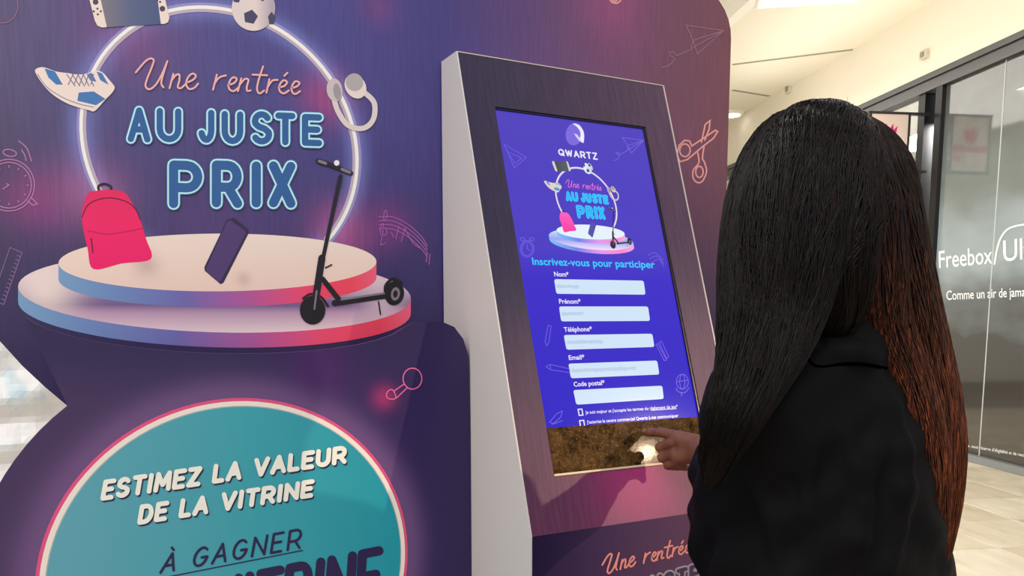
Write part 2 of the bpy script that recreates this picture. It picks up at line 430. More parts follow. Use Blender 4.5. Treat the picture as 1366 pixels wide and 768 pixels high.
d = (L1-L0)/np.hypot(*(L1-L0)); nn = np.array([-d[1], d[0]]); nn = -nn if nn[0] > 0 else nn
for nm, g, z0, z1, m in (('frame', .03, ZC-.012, ZC+.02, white_paint), ('diffuser', 0, ZC-.016, ZC-.002, lamp_on)):
    q = [L0-d*g-nn*g, L1+d*g-nn*g, L1+d*g+nn*(.35+g), L0-d*g+nn*(.35+g)]
    prism(nm, [tuple(c) for c in q], lambda a, b, t, z0=z0: (a, b, z0+t), z1-z0, m, li)
dl = hit(976, 150, PC, UP); dq = loc(dl)
do = empty('downlight', (dl[0], dl[1], ZC), SANG); tag(do, 'small round downlight glowing in the cream ceiling', 'light')
bm = bmesh.new(); bmesh.ops.create_cone(bm, cap_ends=True, segments=32, radius1=.17, radius2=.19, depth=.05); from_bm('ring', bm, white_paint, do).location.z = -.02
bm = bmesh.new(); bmesh.ops.create_cone(bm, cap_ends=True, segments=32, radius1=.13, radius2=.14, depth=.02); from_bm('lens', bm, lamp_on, do).location.z = -.045
def fascia_box(px, py, wd, hg, label, round_=False):
    a, z = sh(px, py); p = SILL+SD*a
    o = empty('wall_sensor', (p[0], p[1], z), SANG); tag(o, label, 'sensor')
    box('housing', (-wd/2, 0, -hg/2), (wd/2, .05, hg/2), mat('sensor_plastic', (214, 208, 190), .5), o, .006)
    box('lens', (-wd*.3, .05, -hg*.3), (wd*.2, .062, hg*.25), mat('sensor_lens', (150, 146, 132), .3), o)
fascia_box(1236, 73, .10, .09, 'small square sensor box on the cream fascia above the glazing')
fascia_box(1054, 118, .12, .14, 'taller wall sensor on the cream fascia, farther back than the square one')
# far walls of the hall
wb = box('wall_back', (-9, 15.0, 0), (9, 15.2, ZC+1), cream); tag(wb, kind='structure')
# hanging blade sign
sg_a, _ = sh(1237, 190); g = SILL+SD*sg_a
sgn = empty('hanging_sign', (g[0], g[1], 0), SANG); tag(sgn, 'cream hanging sign with a pink crown, held by two dark rails off the glass', 'sign')
def sgp(px, py): q = hit(px, py, g, SD); return float(np.dot(q-g, SN)), float(q[2])
y0, zt = sgp(1212, 152); y1, _ = sgp(1160, 152); zb = sgp(1190, 228)[1]
rail = mat('sign_rail', (48, 44, 44), .4)
face = mat('sign_face', (236, 214, 200), .5)
box('panel', (-.02, y0, zb), (.02, y1, zt), face, sgn)
for z in (zt, zb): box('rail', (-.026, -.0, z-.012), (.026, y1+.02, z+.012), rail, sgn)
for y in (y0, y1): box('frame_post', (-.026, y-.012, zb), (.026, y+.012, zt), rail, sgn)
pink = mat('crown_pink', (226, 10, 112), .5)
for side in (-1, 1):
    fr = lambda a, b, h, side=side: (side*(.0215+h), a, b)
    fn = lambda x, y: sgp(x, y)
    F = Flat(fn, fr, .0); F.poly([(1178, 189), (1173, 168), (1179, 174), (1180.5, 165), (1185, 173), (1190, 165), (1190.5, 174), (1196, 168), (1191, 189)]); F.build('crown', pink, sgn)
    F = Flat(fn, fr, .0)
    for x in (1165, 1175, 1185, 1195, 1203): F.poly([(x-5, 193), (x+5, 193), (x+3, 201), (x-3, 201)]); F.line([(x, 191), (x, 196)], 3)
    F.build('crown_band', pink, sgn)
    F = Flat(fn, fr, .0); font_text(F, 'UX', (1192, 213), (1207, 214), (0, -9), .01); F.build('lettering', pink, sgn)

# crumpled film seen past the board's waist
fm = bpy.data.materials.new('iridescent_film'); fm.use_nodes = True; n = NT(fm); V3, X = n.xyz()
c = n.ramp(n.noise(V3, 5.5, 4), [(0.25, (196, 222, 226)), (.45, (246, 246, 240)), (.58, (250, 246, 240)), (.7, (240, 196, 190)), (.85, (205, 205, 232))])
n.color(c); n.b.inputs['Roughness'].default_value = .3; n.b.inputs['Transmission Weight'].default_value = 0
n.lk(c, n.b.inputs['Emission Color'])
bm = bmesh.new(); N = 110
gp = [[None]*(N+1) for _ in range(N+1)]
K = rng.normal(size=(26, 5))
for i in range(N+1):
    for j in range(N+1):
        x, z = (i/N)*2.4-1.2, (j/N)*2.5
        y = sum(abs(((k[0]*x+k[1]*z)*6.0+k[2]*4) % 2-1)*.010 for k in K)+.012*math.sin(x*17+z*9)*math.sin(z*23-x*11)
        gp[i][j] = bm.verts.new((x, y, z))
for i in range(N):
    for j in range(N): bm.faces.new((gp[i][j], gp[i+1][j], gp[i+1][j+1], gp[i][j+1]))
film = from_bm('film_sheet', bm, fm); fmod = film.modifiers.new('thickness', 'SOLIDIFY'); fmod.thickness = .003
film.location = (-1.75, 2.55, .0); film.rotation_euler = (0, 0, math.radians(28))
tag(film, 'crumpled pale iridescent film hanging behind the notch of the printed board', 'film')

# ================================================================== THE PRINTED BOARD
TH = math.radians(62.282); TILT = math.radians(18.753); SC = .93
RZ = math.pi/2-TH
U = np.array([math.sin(TH), math.cos(TH), 0]); AW = np.array([-math.cos(TH), math.sin(TH), 0])
KO = np.array([-.1206, 1.8475, .5778])*SC+CAM            # top front left corner of the kiosk
BD = float(np.dot(KO, AW))+.084                            # distance of the board plane
FO = .145                                                  # the lower board stands proud of the upper one
def bpt(x, y, off=0.0):
    q = hit(x, y, AW*(BD-off), AW); return float(np.dot(q, U)), float(q[2])
bfn = lambda x, y: bpt(x, y); ffn = lambda x, y: bpt(x, y, FO)
bfr = lambda a, b, h: (a, -h, b); ffr = lambda a, b, h: (a, -FO-h, b)
brd = empty('printed_board', AW*BD, RZ); tag(brd, 'tall purple cut-out board printed with a neon ring, podium and teal disc', 'display board')
RC, RR = (None, None)
ringpx = [(108, 180), (113, 120), (130, 250), (160, 55), (255, 6), (395, 50), (440, 110), (472, 200), (468, 260), (445, 320)]
def circ(pts, fn):
    R = np.array([fn(*p) for p in pts]); M = np.c_[2*R, np.ones(len(R))]; s = np.linalg.lstsq(M, (R**2).sum(1), rcond=None)[0]
    return s[0], s[1], math.sqrt(s[2]+s[0]**2+s[1]**2)
rx, rz, rr = circ(ringpx, bfn)
tx, tz, tr_ = circ([(50, 768), (90, 680), (150, 600), (220, 550), (300, 527), (380, 538), (450, 580), (510, 650), (540, 730), (545, 768)], ffn)
# upper board material
bmt = bpy.data.materials.new('board_print'); bmt.use_nodes = True; n = NT(bmt); V3, X = n.xyz()
uL, uR = bpt(0, 200)[0], bpt(970, 200)[0]
base = n.ramp(n.rng(X[0], uL, uR), [(0, (84, 74, 110)), (.12, (80, 72, 126)), (.35, (70, 66, 132)), (.5, (60, 54, 118)), (.66, (92, 62, 108)), (.8, (106, 66, 96)), (1, (116, 68, 80))], PK, 'LINEAR')  # reddening towards the right is warm sunlight put into the print colour
low = n.rng(X[2], bpt(300, 470)[1], bpt(300, 120)[1], .0, 1)
base = n.mix(n.math('SUBTRACT', 1.0, low), base, tuple(v*PK for v in lin((44, 32, 78))))
def spot(b, px, py, r, col, st, fn=bfn, ring=0):
    x, z = fn(px, py) if not isinstance(px, float) else (px, py)
    return n.mix(n.math('MULTIPLY', n.glow(X[0], X[2], x, z, r, ring), st), b, tuple(v*PK for v in lin(col)))
base = spot(base, rx, rz, .022, (112, 122, 190), .75, ring=rr)
for q in ((170, 45, .07, (130, 70, 120), .55), (120, 260, .06, (170, 100, 150), .6), (435, 130, .05, (170, 66, 118), .6), (455, 310, .06, (180, 84, 140), .65),
          (45, 268, .05, (150, 60, 130), .55), (520, 300, .05, (130, 50, 120), .5), (505, 8, .04, (120, 60, 120), .5), (818, 5, .10, (150, 70, 120), .55), (905, 205, .08, (130, 75, 110), .4), (300, 330, .12, (90, 60, 120), .5)):
    base = spot(base, *q)
st = n.noise(V3, 30, 3, (6, 1, .35)); base = n.mix(.22, base, n.ramp(n.rng(st, .3, .7), [(0, (120, 120, 120)), (1, (200, 195, 190))]), 'OVERLAY')
n.color(base); n.b.inputs['Roughness'].default_value = .42; n.bump(st, .04)
# front board material
fmt = bpy.data.materials.new('front_board_print'); fmt.use_nodes = True; n = NT(fmt); V3, X = n.xyz()
base = n.ramp(n.rng(X[0], ffn(60, 600)[0], ffn(632, 600)[0]), [(0, (60, 42, 82)), (.4, (46, 32, 78)), (.7, (46, 30, 82)), (.9, (34, 20, 72)), (1, (26, 12, 62))], PK, 'LINEAR')
base = n.mix(n.rng(X[2], ffn(300, 530)[1], ffn(300, 465)[1], 0, .9), base, tuple(v*PK for v in lin((38, 26, 72))))
def spot2(b, x, z, r, col, stg, ring=0): return n.mix(n.math('MULTIPLY', n.glow(X[0], X[2], x, z, r, ring), stg), b, tuple(v*PK for v in lin(col)))
base = spot2(base, tx, tz, .036, (112, 80, 128), .7, tr_+.008)
base = spot2(base, *ffn(512, 530), .024, (170, 46, 106), .6)
base = spot2(base, *ffn(425, 490), .06, (72, 20, 96), .6)
n.color(base); n.b.inputs['Roughness'].default_value = .4
edge_m = mat('board_core', (60, 52, 70), .6)
# outlines (board coordinates)
uedge = lambda px, py: bfn(px, py)
ztop = bpt(940, -16)[1]; uright = bpt(975, 60)[0]; uleft = bpt(-120, 300)[0]
out = [(bpt(150, 620)[0], 0), (bpt(150, 620)[0], bpt(150, 545)[1]), bfn(92, 543), bfn(60, 516), bfn(30, 488), bfn(0, 455), bfn(-28, 420), bfn(-60, 370), bfn(-90, 310), (uleft, bpt(-110, 220)[1]), (uleft, ztop-.1)]
out += [(uleft+.1-.1*math.cos(a), ztop-.1+.1*math.sin(a)) for a in np.linspace(.2, math.pi/2, 6)]
out += [(uright-.11+.11*math.sin(a), ztop-.11+.11*math.cos(a)) for a in np.linspace(0, math.pi/2, 8)]
out += [(bpt(963, 460)[0], 0)]
prism('panel', out, lambda a, b, t: (a, t, b), .035, bmt, brd)
# lower board: round left flank concentric with the teal disc, rounded top right corner
tipu, tipz = ffn(90, 541); r2 = math.hypot(tipu-tx, tipz-tz); a1 = math.atan2(tipz-tz, tipu-tx)
low_out = [(tx+r2*math.cos(a), tz+r2*math.sin(a)) for a in np.linspace(a1, math.pi+.55, 22)]
low_out = [p for p in low_out]
low_out += [(low_out[-1][0], 0), (ffn(629, 768)[0], 0), ffn(629, 768), ffn(628, 600), ffn(626, 500), ffn(625, 474), ffn(618, 452), ffn(606, 436), ffn(590, 429), ffn(552, 430)]
low_out += [ffn(*p) for p in ell(286, 419, 258, 52, 1.8, 16, 12, 168)]
ctr_ = empty('printed_lower_board', AW*BD, RZ); tag(ctr_, 'dark purple lower board carrying a large teal disc with lettering', 'display counter')  # lower part of the same display as the upper board
prism('front_panel', low_out, lambda a, b, t: (a, -FO+t, b), .012, fmt, ctr_)
box('spacer', (ffn(150, 700)[0], -FO+.012, 0), (ffn(600, 700)[0], -.004, ffn(300, 600)[1]), edge_m, ctr_)  # unseen spacer holding the front panel off the upper board

# ---- podium, ring and prizes: one routine draws the artwork, on the board in ink and on the screen in pixels
def grad(name, fn, frx, pa, pb, stops, k, emit=0, axis=0, spots=()):
    """gradient along one print axis between two photo points"""
    m = bpy.data.materials.new(name); m.use_nodes = True; q = NT(m); v3, X_ = q.xyz()
    ax = frx[axis]; i = 0 if axis == 0 else 1
    c = q.ramp(q.rng(X_[ax], fn(*pa)[i], fn(*pb)[i]), stops, k, 'LINEAR')
    for (px, py, r, col, stg) in spots:
        x, z = fn(px, py); c = q.mix(q.math('MULTIPLY', q.glow(X_[frx[0]], X_[frx[1]], x, z, r), stg), c, tuple(v*k for v in lin(col)))
    q.color(c, emit); q.b.inputs['Roughness'].default_value = .12 if emit else .4
    return m
def artwork(fn, fr, parent, T, s, em):
    """T maps board photo points to the place of the copy, s scales stroke widths"""
    I = (lambda nme, c: lit(nme, c)) if em else (lambda nme, c: ink(nme, c))
    lay = [0.0005]
    step = .00006
    def FL():
        lay[0] += step; return Flat(lambda x, y: fn(*T(x, y)), fr, lay[0])
    g = lambda nme, pa, pb, st, axis=0, spots=(): grad(('pixel_' if em else 'ink_')+nme, lambda x, y: fn(*T(x, y)), (0, 1) if em else (0, 2), pa, pb, st, 1.0 if em else PK, 1.0 if em else 0, axis, spots)
    # ring
    a0 = math.degrees(math.atan2(bpt(132, 262)[1]-rz, bpt(132, 262)[0]-rx)); a1 = math.degrees(math.atan2(bpt(443, 326)[1]-rz, bpt(443, 326)[0]-rx))
    def ringpts(rad): # back to photo points of the board
        o = []
        for k in range(65):
            a = math.radians(a1+((a0-a1) % 360)*k/64); P = AW*BD+U*(rx+rad*math.cos(a)); P = np.array([P[0], P[1], rz+rad*math.sin(a)])-CAM
            yc = P[1]*math.cos(PITCH)-P[2]*math.sin(PITCH); zc = P[1]*math.sin(PITCH)+P[2]*math.cos(PITCH)
            o.append((683+FPX*P[0]/yc, PCY-FPX*zc/yc))
        return o
    if not em: FL().line(ringpts(rr), 12*s).build('neon_ring_glow', I('ring_halo', (142, 134, 186)), parent)
    FL().line(ringpts(rr-.004), 7*s).build('neon_ring_tube', I('ring_tube', (178, 160, 178) if not em else (190, 190, 250)), parent)
    FL().line(ringpts(rr), 4.6*s).build('neon_ring', I('ring', (250, 232, 218)), parent)
    # podium
    def disc(cx, cy, rx_, ry_, rot, th, nm, stops, topst, spots, axis=1):
        lowr = ell(cx, cy+th, rx_, ry_, rot, 40, 0, 180); up_ = ell(cx, cy, rx_, ry_, rot, 40, 180, 0)
        FL().poly(lowr+up_).build(nm+'_side', g(nm+'_side', (cx-rx_, cy), (cx+rx_, cy), stops), parent)
        FL().poly(ell(cx, cy, rx_, ry_, rot, 72)).build(nm+'_top', g(nm+'_top', topst[0], topst[1], topst[2], topst[3], spots), parent)
    sidest = [(0, (112, 150, 186)), (.12, (104, 134, 182)), (.35, (104, 98, 168)), (.55, (170, 82, 148)), (.72, (222, 70, 110)), (.9, (238, 64, 88)), (1, (226, 92, 120))]
    if em: sidest = [(0, (120, 190, 250)), (.3, (110, 130, 235)), (.6, (225, 150, 235)), (.85, (250, 130, 200)), (1, (240, 170, 225))]
    ct = (236, 208, 198) if not em else (228, 240, 252)
    lt = [(0, (228, 206, 200)), (.3, (206, 184, 196)), (.55, (120, 96, 140)), (.62, (110, 86, 134)), (.72, (176, 140, 170)), (1, (236, 200, 206))] if not em else [(0, (200, 230, 252)), (.5, (150, 160, 240)), (1, (245, 220, 250))]
    disc(286, 390, 262, 53, 1.8, 20, 'lower_podium', sidest, ((286, 346), (286, 444), lt, 1), ((60, 388, .05, (232, 212, 204), .85), (510, 405, .05, (206, 176, 190), .85)) if not em else ())
    disc(290, 350, 212, 38.5, -.3, 21, 'upper_podium', sidest, ((290, 312), (290, 388), [(0, ct), (.5, (232, 202, 190) if not em else ct), (1, (226, 196, 184) if not em else ct)], 1), ((195, 353, .022, (170, 140, 138), .55), (325, 372, .014, (190, 158, 150), .6)) if not em else ())
    # backpack
    z3 = lambda L: [(x/2.953, 220+y/2.953) for x, y in L]
    FL().line(smooth_pts(z3([(390, 102), (388, 84), (410, 75), (435, 84), (438, 100)]), 5), 3.2*s).build('printed_backpack_handle', I('backpack_handle', (34, 22, 40)), parent)
    FL().poly(smooth_pts(z3([(350, 110), (385, 101), (440, 98), (488, 108), (518, 145), (550, 210), (575, 290), (594, 370), (480, 388), (368, 410), (345, 330), (326, 240), (322, 190), (333, 145)]), 5, True)).build('printed_backpack', g('backpack', (150, 250), (150, 350), [(0, (214, 30, 88)), (.5, (232, 24, 96)), (1, (236, 12, 100))] if not em else [(0, (255, 90, 190)), (1, (255, 50, 160))], 1), parent)
    if not em:
        FL().line(smooth_pts(z3([(323, 205), (345, 160), (385, 137), (440, 130), (500, 146), (535, 176), (551, 213)]), 5), 1.6).build('printed_zip', I('zip', (96, 14, 58)), parent)
        FL().line(smooth_pts(z3([(345, 258), (420, 272), (500, 262), (560, 250)]), 5), 1.6).build('printed_pocket_seam', I('pocket', (186, 10, 78)), parent)
        FL().line(z3([(359, 290), (366, 344)]), 2).build('printed_brand_tab', I('tab', (110, 10, 60)), parent)
    # phone
    FL().poly([(310, 291), (314, 291.5), (331, 306), (331.5, 311), (298, 377), (294, 379), (273, 361), (272.5, 356), (303, 293)]).build('printed_phone', I('phone_edge', (44, 34, 66) if not em else (60, 60, 150)), parent)
    FL().poly([(307, 293.5), (327, 308), (328, 311), (294, 375.5), (291.5, 375.5), (275, 361), (275, 357.5), (303, 295.5)]).build('printed_phone_screen', I('phone_face', (74, 52, 106) if not em else (80, 70, 170)), parent)
    # console
    FL().poly([(130, -17), (208, -21), (216, 32.5), (142, 36.5)]).build('printed_console_screen', g('console', (130, -20), (215, 20), [(0, (120, 112, 122)), (.5, (84, 92, 124)), (1, (66, 82, 122))] if not em else [(0, (60, 66, 70)), (1, (80, 90, 100))]), parent)
    FL().poly([(117, -9), (119, -15), (124, -17), (130.5, -17), (142.5, 36.5), (136, 37), (130, 34.5), (126.5, 28)]).build('printed_controller', I('controller', (222, 206, 196)), parent)
    FL().poly([(207.5, -21), (213, -20.5), (217, -15), (226, 24), (224, 30), (219, 32.3), (214.5, 32.3)]).build('printed_controller', I('controller', (222, 206, 196)), parent)
    if not em:
        F = FL()
        for c in ((127.5, 3, 3.8), (125, 15.5, 1.5), (130, 12, 1.5), (134.5, 15.5, 1.5), (130.5, 19.5, 1.5), (216.5, 12, 3.8), (210, .5, 1.5), (213.5, 3, 1.5), (217, -1, 1.5)): F.twin().poly(ell(c[0], c[1], c[2], c[2], n=14)).build('printed_button', I('buttons', (70, 62, 78)), parent)
    # ball
    FL().poly(ell(338, 11, 29, 30.5)).build('printed_ball', g('ball', (318, -10), (362, 30), [(0, (210, 196, 194)), (.5, (214, 198, 192)), (1, (168, 154, 166))] if not em else [(0, (230, 235, 250)), (1, (190, 200, 235))]), parent)
    F = FL()
    for cx, cy, r1, r3, rt in ((334, 23, 10, 10, 12), (362, 25, 5, 9, 0), (349, -6, 9, 8, 30), (316, -3, 6, 8, 10), (338, -18, 9, 6, 0)): F.twin().poly(ell(cx, cy, r1, r3, rt, 5, -90, 270)).build('printed_ball_patch', I('ball_patch', (66, 62, 92)), parent)
    # sneaker
    z1 = lambda L: [(x/3.2, y/3.2) for x, y in L]
    FL().poly(smooth_pts(z1([(150, 306), (162, 291), (190, 289), (240, 306), (290, 313), (320, 318), (355, 318), (385, 310), (410, 301), (440, 312), (470, 346), (489, 372), (480, 395), (450, 426), (405, 474), (380, 471), (340, 461), (280, 439), (220, 400), (175, 350)]), 4, True)).build('printed_sneaker', I('sneaker', (224, 206, 198)), parent)
    F = FL()
    for L in ([(190, 293), (235, 306), (268, 362), (240, 362), (207, 332)], [(336, 396), (400, 391), (450, 423), (410, 450), (330, 431)], [(412, 306), (436, 314), (464, 364), (428, 343)], [(370, 318), (392, 312), (412, 350), (385, 345)]): F.twin().poly(z1(L)).build('printed_sneaker_panel', I('sneaker_blue', (62, 112, 168) if not em else (60, 150, 220)), parent)
    if not em:
        F = FL()
        for k in range(5): F.line(z1([(285+k*24, 318+k*1), (320+k*20, 368)]), 1.3); F.line(z1([(312+k*22, 318), (292+k*24, 362)]), 1.3)
        F.line(smooth_pts(z1([(160, 318), (200, 372), (270, 418), (340, 445), (400, 458)]), 5), 1.0)
        F.build('printed_laces', I('laces', (120, 112, 140)), parent)
    # headphones
    z2 = lambda L: [(270+x/3.2, y/3.2) for x, y in L]
    FL().line(smooth_pts(z2([(556, 400), (575, 470), (620, 535), (685, 548), (728, 510), (732, 440), (690, 395)]), 6), 7*s).build('printed_headband', I('headband', (206, 194, 190)), parent)
    FL().poly(ell(270+563/3.2, 385/3.2, 10.5, 15.5, -8)).build('printed_ear_cup', I('cup', (190, 178, 178)), parent)
    FL().poly(ell(270+574/3.2, 392/3.2, 5, 11, -8)).build('printed_ear_cushion', I('cushion', (150, 140, 150)), parent)
    FL().poly(ell(270+652/3.2, 370/3.2, 13.5, 17, -32)).build('printed_ear_cup', I('cup2', (216, 202, 196)), parent)
    FL().poly(ell(270+648/3.2, 352/3.2, 11.5, 12, -32)).build('printed_ear_pad', I('pad', (166, 158, 160)), parent)
    # scooter
    blk = I('scooter', (26, 22, 34)); gy = I('scooter_grey', (120, 112, 118))
    F = FL(); F.line([(454, 235), (428.6, 353)], 5.2*s); F.line([(429, 344), (421, 396)], 9.5*s); F.line([(430, 372), (453, 401)], 7*s); F.line([(446, 404), (521, 393)], 8*s)
    F.line(smooth_pts([(514, 396), (514, 381), (524, 372), (535, 377)], 5), 4*s); F.line(smooth_pts([(404, 398), (414, 392), (428, 396), (437, 408)], 5), 3*s); F.line([(504.5, 402), (507, 419)], 1.8*s)
    F.line([(424.5, 215), (436, 218.5)], 7*s); F.line([(436, 218.5), (468, 231)], 6*s); F.line([(434, 357), (442, 353)], 2*s)
    F.build('printed_scooter', blk, parent)
    F = FL()
    for e_ in (ell(416.6, 413.5, 17, 19, 0, 28), ell(525.5, 391, 13, 16, 8, 28)): F.twin().poly(e_).build('printed_wheel', I('tyre', (20, 18, 28)), parent)
    F = FL(); F.twin().poly(ell(527, 392, 6, 9, 8, 20)).build('printed_wheel_rim', gy, parent)
    for nm_, L, w_ in (('printed_deck', [(455, 399.5), (512, 391)], 2.5), ('printed_fork', [(422, 388), (419, 412)], 2.5), ('printed_grip', [(425.5, 215), (434, 218)], 4), ('printed_grip', [(456, 226), (466, 230)], 4)): F.twin().line(L, w_*s).build(nm_, gy, parent)
    F = FL(); F.poly(ell(527, 392, 3, 5, 8, 14)); F.build('printed_wheel_hub', blk, parent)
    F = FL(); F.poly(ell(448.7, 217.5, 3.6, 3.8, n=14)); F.build('printed_headlamp', I('headlamp', (226, 222, 220)), parent)
    # script line
    F = FL()
    for part in (SCRIPT[:5], SCRIPT[5:]):
        q = F.twin(); script(q, lambda x, y: (x, y), 2.5*s, part); q.build('script_lettering', I('script', (244, 166, 160) if not em else (255, 120, 210)), parent)
    # neon capitals: pale outline below, blue body above
    caps = [('A', 168, 141, 203, 192), ('U', 206.5, 142, 244, 192), ('J', 263, 144, 288, 193), ('U', 293, 146, 326.5, 194.5), ('S', 332.5, 146, 365, 195), ('T', 364.5, 148, 396, 196), ('E', 400, 150, 431.5, 197),
            ('P', 223, 212, 272, 280), ('R', 280, 212, 325, 279), ('I', 332, 213, 351, 279), ('X', 356, 213, 396, 279)]
    if em: halo = (60, 150, 245); ol = (40, 215, 255); bd = (30, 180, 245)
    else: halo = (70, 100, 160); ol = (176, 226, 236); bd = (42, 88, 146)
    for nm, extra, c in (('letter_halo', 2.2, halo), ('letter_outline', 0, ol), ('letter_fill', -4.4, bd)):
        F0 = FL()
        for ch, x0, y0, x1, y1 in caps:
            r = 6.5 if y1 < 200 else 8.4
            F = F0.twin(); box_letter(F, ch, x0, y0, x1, y1, r, (2*r+extra)*s, .02); F.build(nm, I(nm, c), parent)
    return lay[0]
SCRIPT = [
 [(181, 97), (186, 91), (193, 83), (200, 78.5), (205, 81), (202, 91), (196, 106), (194, 115), (199, 119.5), (208, 113), (217, 97), (223, 82)], [(223, 82), (218, 98), (215, 111), (218, 117)],
 [(231, 99), (226, 118)], [(228, 109), (234, 101), (239, 100), (239, 108), (237, 116), (241, 118), (248, 112)],
 [(248, 111), (257, 107), (261, 102), (257, 98.5), (251, 103), (248, 112), (252, 119), (259, 117.5), (264, 112)],
 [(289, 100), (284, 120)], [(286, 112), (292, 104), (301, 101)],
 [(304, 114), (312, 111), (315.5, 106), (311, 103.5), (306, 109), (305, 118), (311, 122), (318, 117)],
 [(321.5, 105), (317, 122)], [(319, 114), (326, 106), (331, 107), (329, 116), (329.5, 121.5), (334, 121)],
 [(350.6, 89), (345, 106), (342.5, 119), (346, 125), (352, 121)], [(336.5, 100), (356, 100.8)],
 [(359, 106), (355, 124)], [(357, 116), (363, 108), (370, 107)],
 [(371.5, 117), (379, 115), (382.5, 110), (378, 107.5), (373, 113), (372.5, 121), (378, 125), (385, 121)], [(379, 101.5), (383, 97.5)],
 [(388, 118), (395.6, 115.6), (399, 111), (394, 108.8), (389.7, 114), (389, 122), (393.4, 125.8), (399.7, 122)]]
def script(F, T, wd, part=SCRIPT):
    for st in part: F.line(smooth_pts([T(*p) for p in st], 5), wd)
artwork(bfn, bfr, brd, lambda x, y: (x, y), 1.0, False)
# chalk doodles
chalk = ink('chalk', (168, 112, 158)); chalk2 = ink('chalk_salmon', (222, 150, 144)); chalk3 = ink('chalk_faint', (136, 96, 118))
def doodle(name, strokes, wd, m, fn=bfn, fr=bfr, parent=brd, T=lambda x, y: (x, y), lift=.0007):
    F = Flat(fn, fr, lift)
    for L, cl, sm in strokes:
        L = [T(*p) for p in L]
        if sm: L = smooth_pts(L, 5, cl)
        F.line(L, wd, cl)
    return F.build(name, m, parent)
zb_ = lambda L: [(800+x/2.953, y/2.953) for x, y in L]
PLANE = [([(915, 34), (965, 41), (930, 72), (924, 54)], True, False), ([(924, 54), (965, 41)], False, False), ([(924, 54), (921, 66), (930, 60), (965, 41)], False, False), ([(921, 66), (908, 72), (897, 76), (893, 71), (899, 70), (900, 78), (892, 87), (883, 90)], False, True)]
doodle('paper_plane_doodle', PLANE, 1.5, chalk3)
SCI = [(zb_([(335, 552), (312, 572), (303, 608), (315, 637), (345, 628), (405, 577), (447, 545), (464, 518), (455, 513), (362, 575), (354, 556)]), True, False), (ell(800+335/2.953, 592/2.953, 7, 8.5, 0, 20), True, False),
       (zb_([(385, 600), (390, 640), (368, 670), (368, 702), (385, 719), (405, 712), (420, 675), (412, 640), (404, 622), (410, 578)]), False, True), (ell(800+392/2.953, 677/2.953, 5, 7.5, 0, 20), True, False),
       (zb_([(400, 560), (415, 490), (434, 475), (430, 510), (413, 552)]), False, False)]
doodle('scissors_doodle', SCI, 2.1, chalk2)
doodle('tape_doodle', [([(812, -6), (816, 3), (824, 4), (828, -2), (822, -8)], True, True), (ell(820, -1, 3, 3), True, False)], 2, chalk2)
CLOCK = [(ell(12, 247, 34, 34.5), True, False), (ell(12, 247, 30, 30.5), True, False), (ell(13, 204, 9, 4.5, 10), True, False), ([(25, 188), (36, 198), (42, 215)], False, True), ([(29, 200), (33, 207), (35, 214)], False, True), ([(41, 263), (50, 272), (44, 274), (37, 268)], False, False),
         ([(9, 245), (12, 247), (4, 252)], False, False)]+[([(12+24*math.cos(a), 247+24*math.sin(a)), (12+26*math.cos(a), 247+26*math.sin(a))], False, False) for a in np.linspace(0, 2*math.pi, 13)[:-1]]
doodle('alarm_clock_doodle', CLOCK, 1.5, chalk)
RULER = [([(13.5, 330), (29.5, 337), (5, 406), (-11, 400)], True, False)]+[([(29.5-24.5*t, 337+69*t), (25-24.5*t, 335+69*t)], False, False) for t in np.linspace(.08, .92, 12)]
doodle('ruler_doodle', RULER, 1.3, ink('chalk_ruler', (120, 92, 136)))
doodle('round_doodle', [(ell(4, 8, 20, 23), True, False)], 1.3, chalk3)
z4 = lambda L: [(270+x/2.742, 200+y/2.742) for x, y in L]
MUS = [(z4([(645, 245+k*14), (700, 246+k*15), (760, 278+k*15), (805, 322+k*15), (822, 352+k*13)]), False, True) for k in range(4)]
MUS += [(z4([(668, 340), (652, 345), (660, 300), (664, 232), (672, 222), (674, 245), (650, 285), (655, 312), (674, 306), (668, 286), (655, 295)]), False, True), (z4([(718, 278), (706, 330)]), False, False), (z4([(690, 300), (706, 330), (698, 318)]), False, True),
        (z4([(740, 285), (727, 335)]), False, False), (z4([(740, 288), (770, 340), (795, 358)]), False, True), (z4([(822, 375), (818, 410)]), False, False), (z4([(832, 380), (828, 418)]), False, False)]
doodle('music_staff_doodle', MUS, 1.2, ink('chalk_music', (150, 86, 156)))
z6 = lambda L: [(300+x/2.272, 430+y/2.272) for x, y in L]
doodle('racket_doodle', [(ell(550, 504.8, 12.5, 14, 0, 28), True, False), (z6([(543, 186), (512, 208)]), False, False), (z6([(552, 198), (520, 228)]), False, False), (z6([(500, 204), (490, 214), (492, 228), (504, 232), (518, 228), (510, 206)]), True, True)], 1.5, ink('chalk_racket', (208, 96, 150)), ffn, ffr, ctr_)
# teal disc with its bright rim and lettering
def dcirc(r, n_=96): return [(tx+r*math.cos(2*math.pi*k/n_), tz+r*math.sin(2*math.pi*k/n_)) for k in range(n_)]
idf = lambda a, b: (a, b)
for nm, r, lf, m in (('disc_pink_rim', tr_+.006, .0008, ink('rim_pink', (208, 76, 124))), ('disc_white_rim', tr_, .0013, ink('rim_white', (226, 214, 202))), ('disc_inner_rim', tr_-.0085, .0016, ink('rim_grey', (150, 168, 170)))):
    Flat(idf, ffr, lf).poly(dcirc(r)).build(nm, m, ctr_)
tm = grad('ink_teal', ffn, (0, 2), (90, 650), (540, 650), [(0, (84, 152, 168)), (.5, (52, 150, 164)), (1, (20, 140, 156))], PK)
Flat(idf, ffr, .002).poly(dcirc(tr_-.0105)).build('teal_disc', tm, ctr_)
navy = ink('navy', (36, 26, 70)); cr = ink('cream_letter', (248, 226, 214))
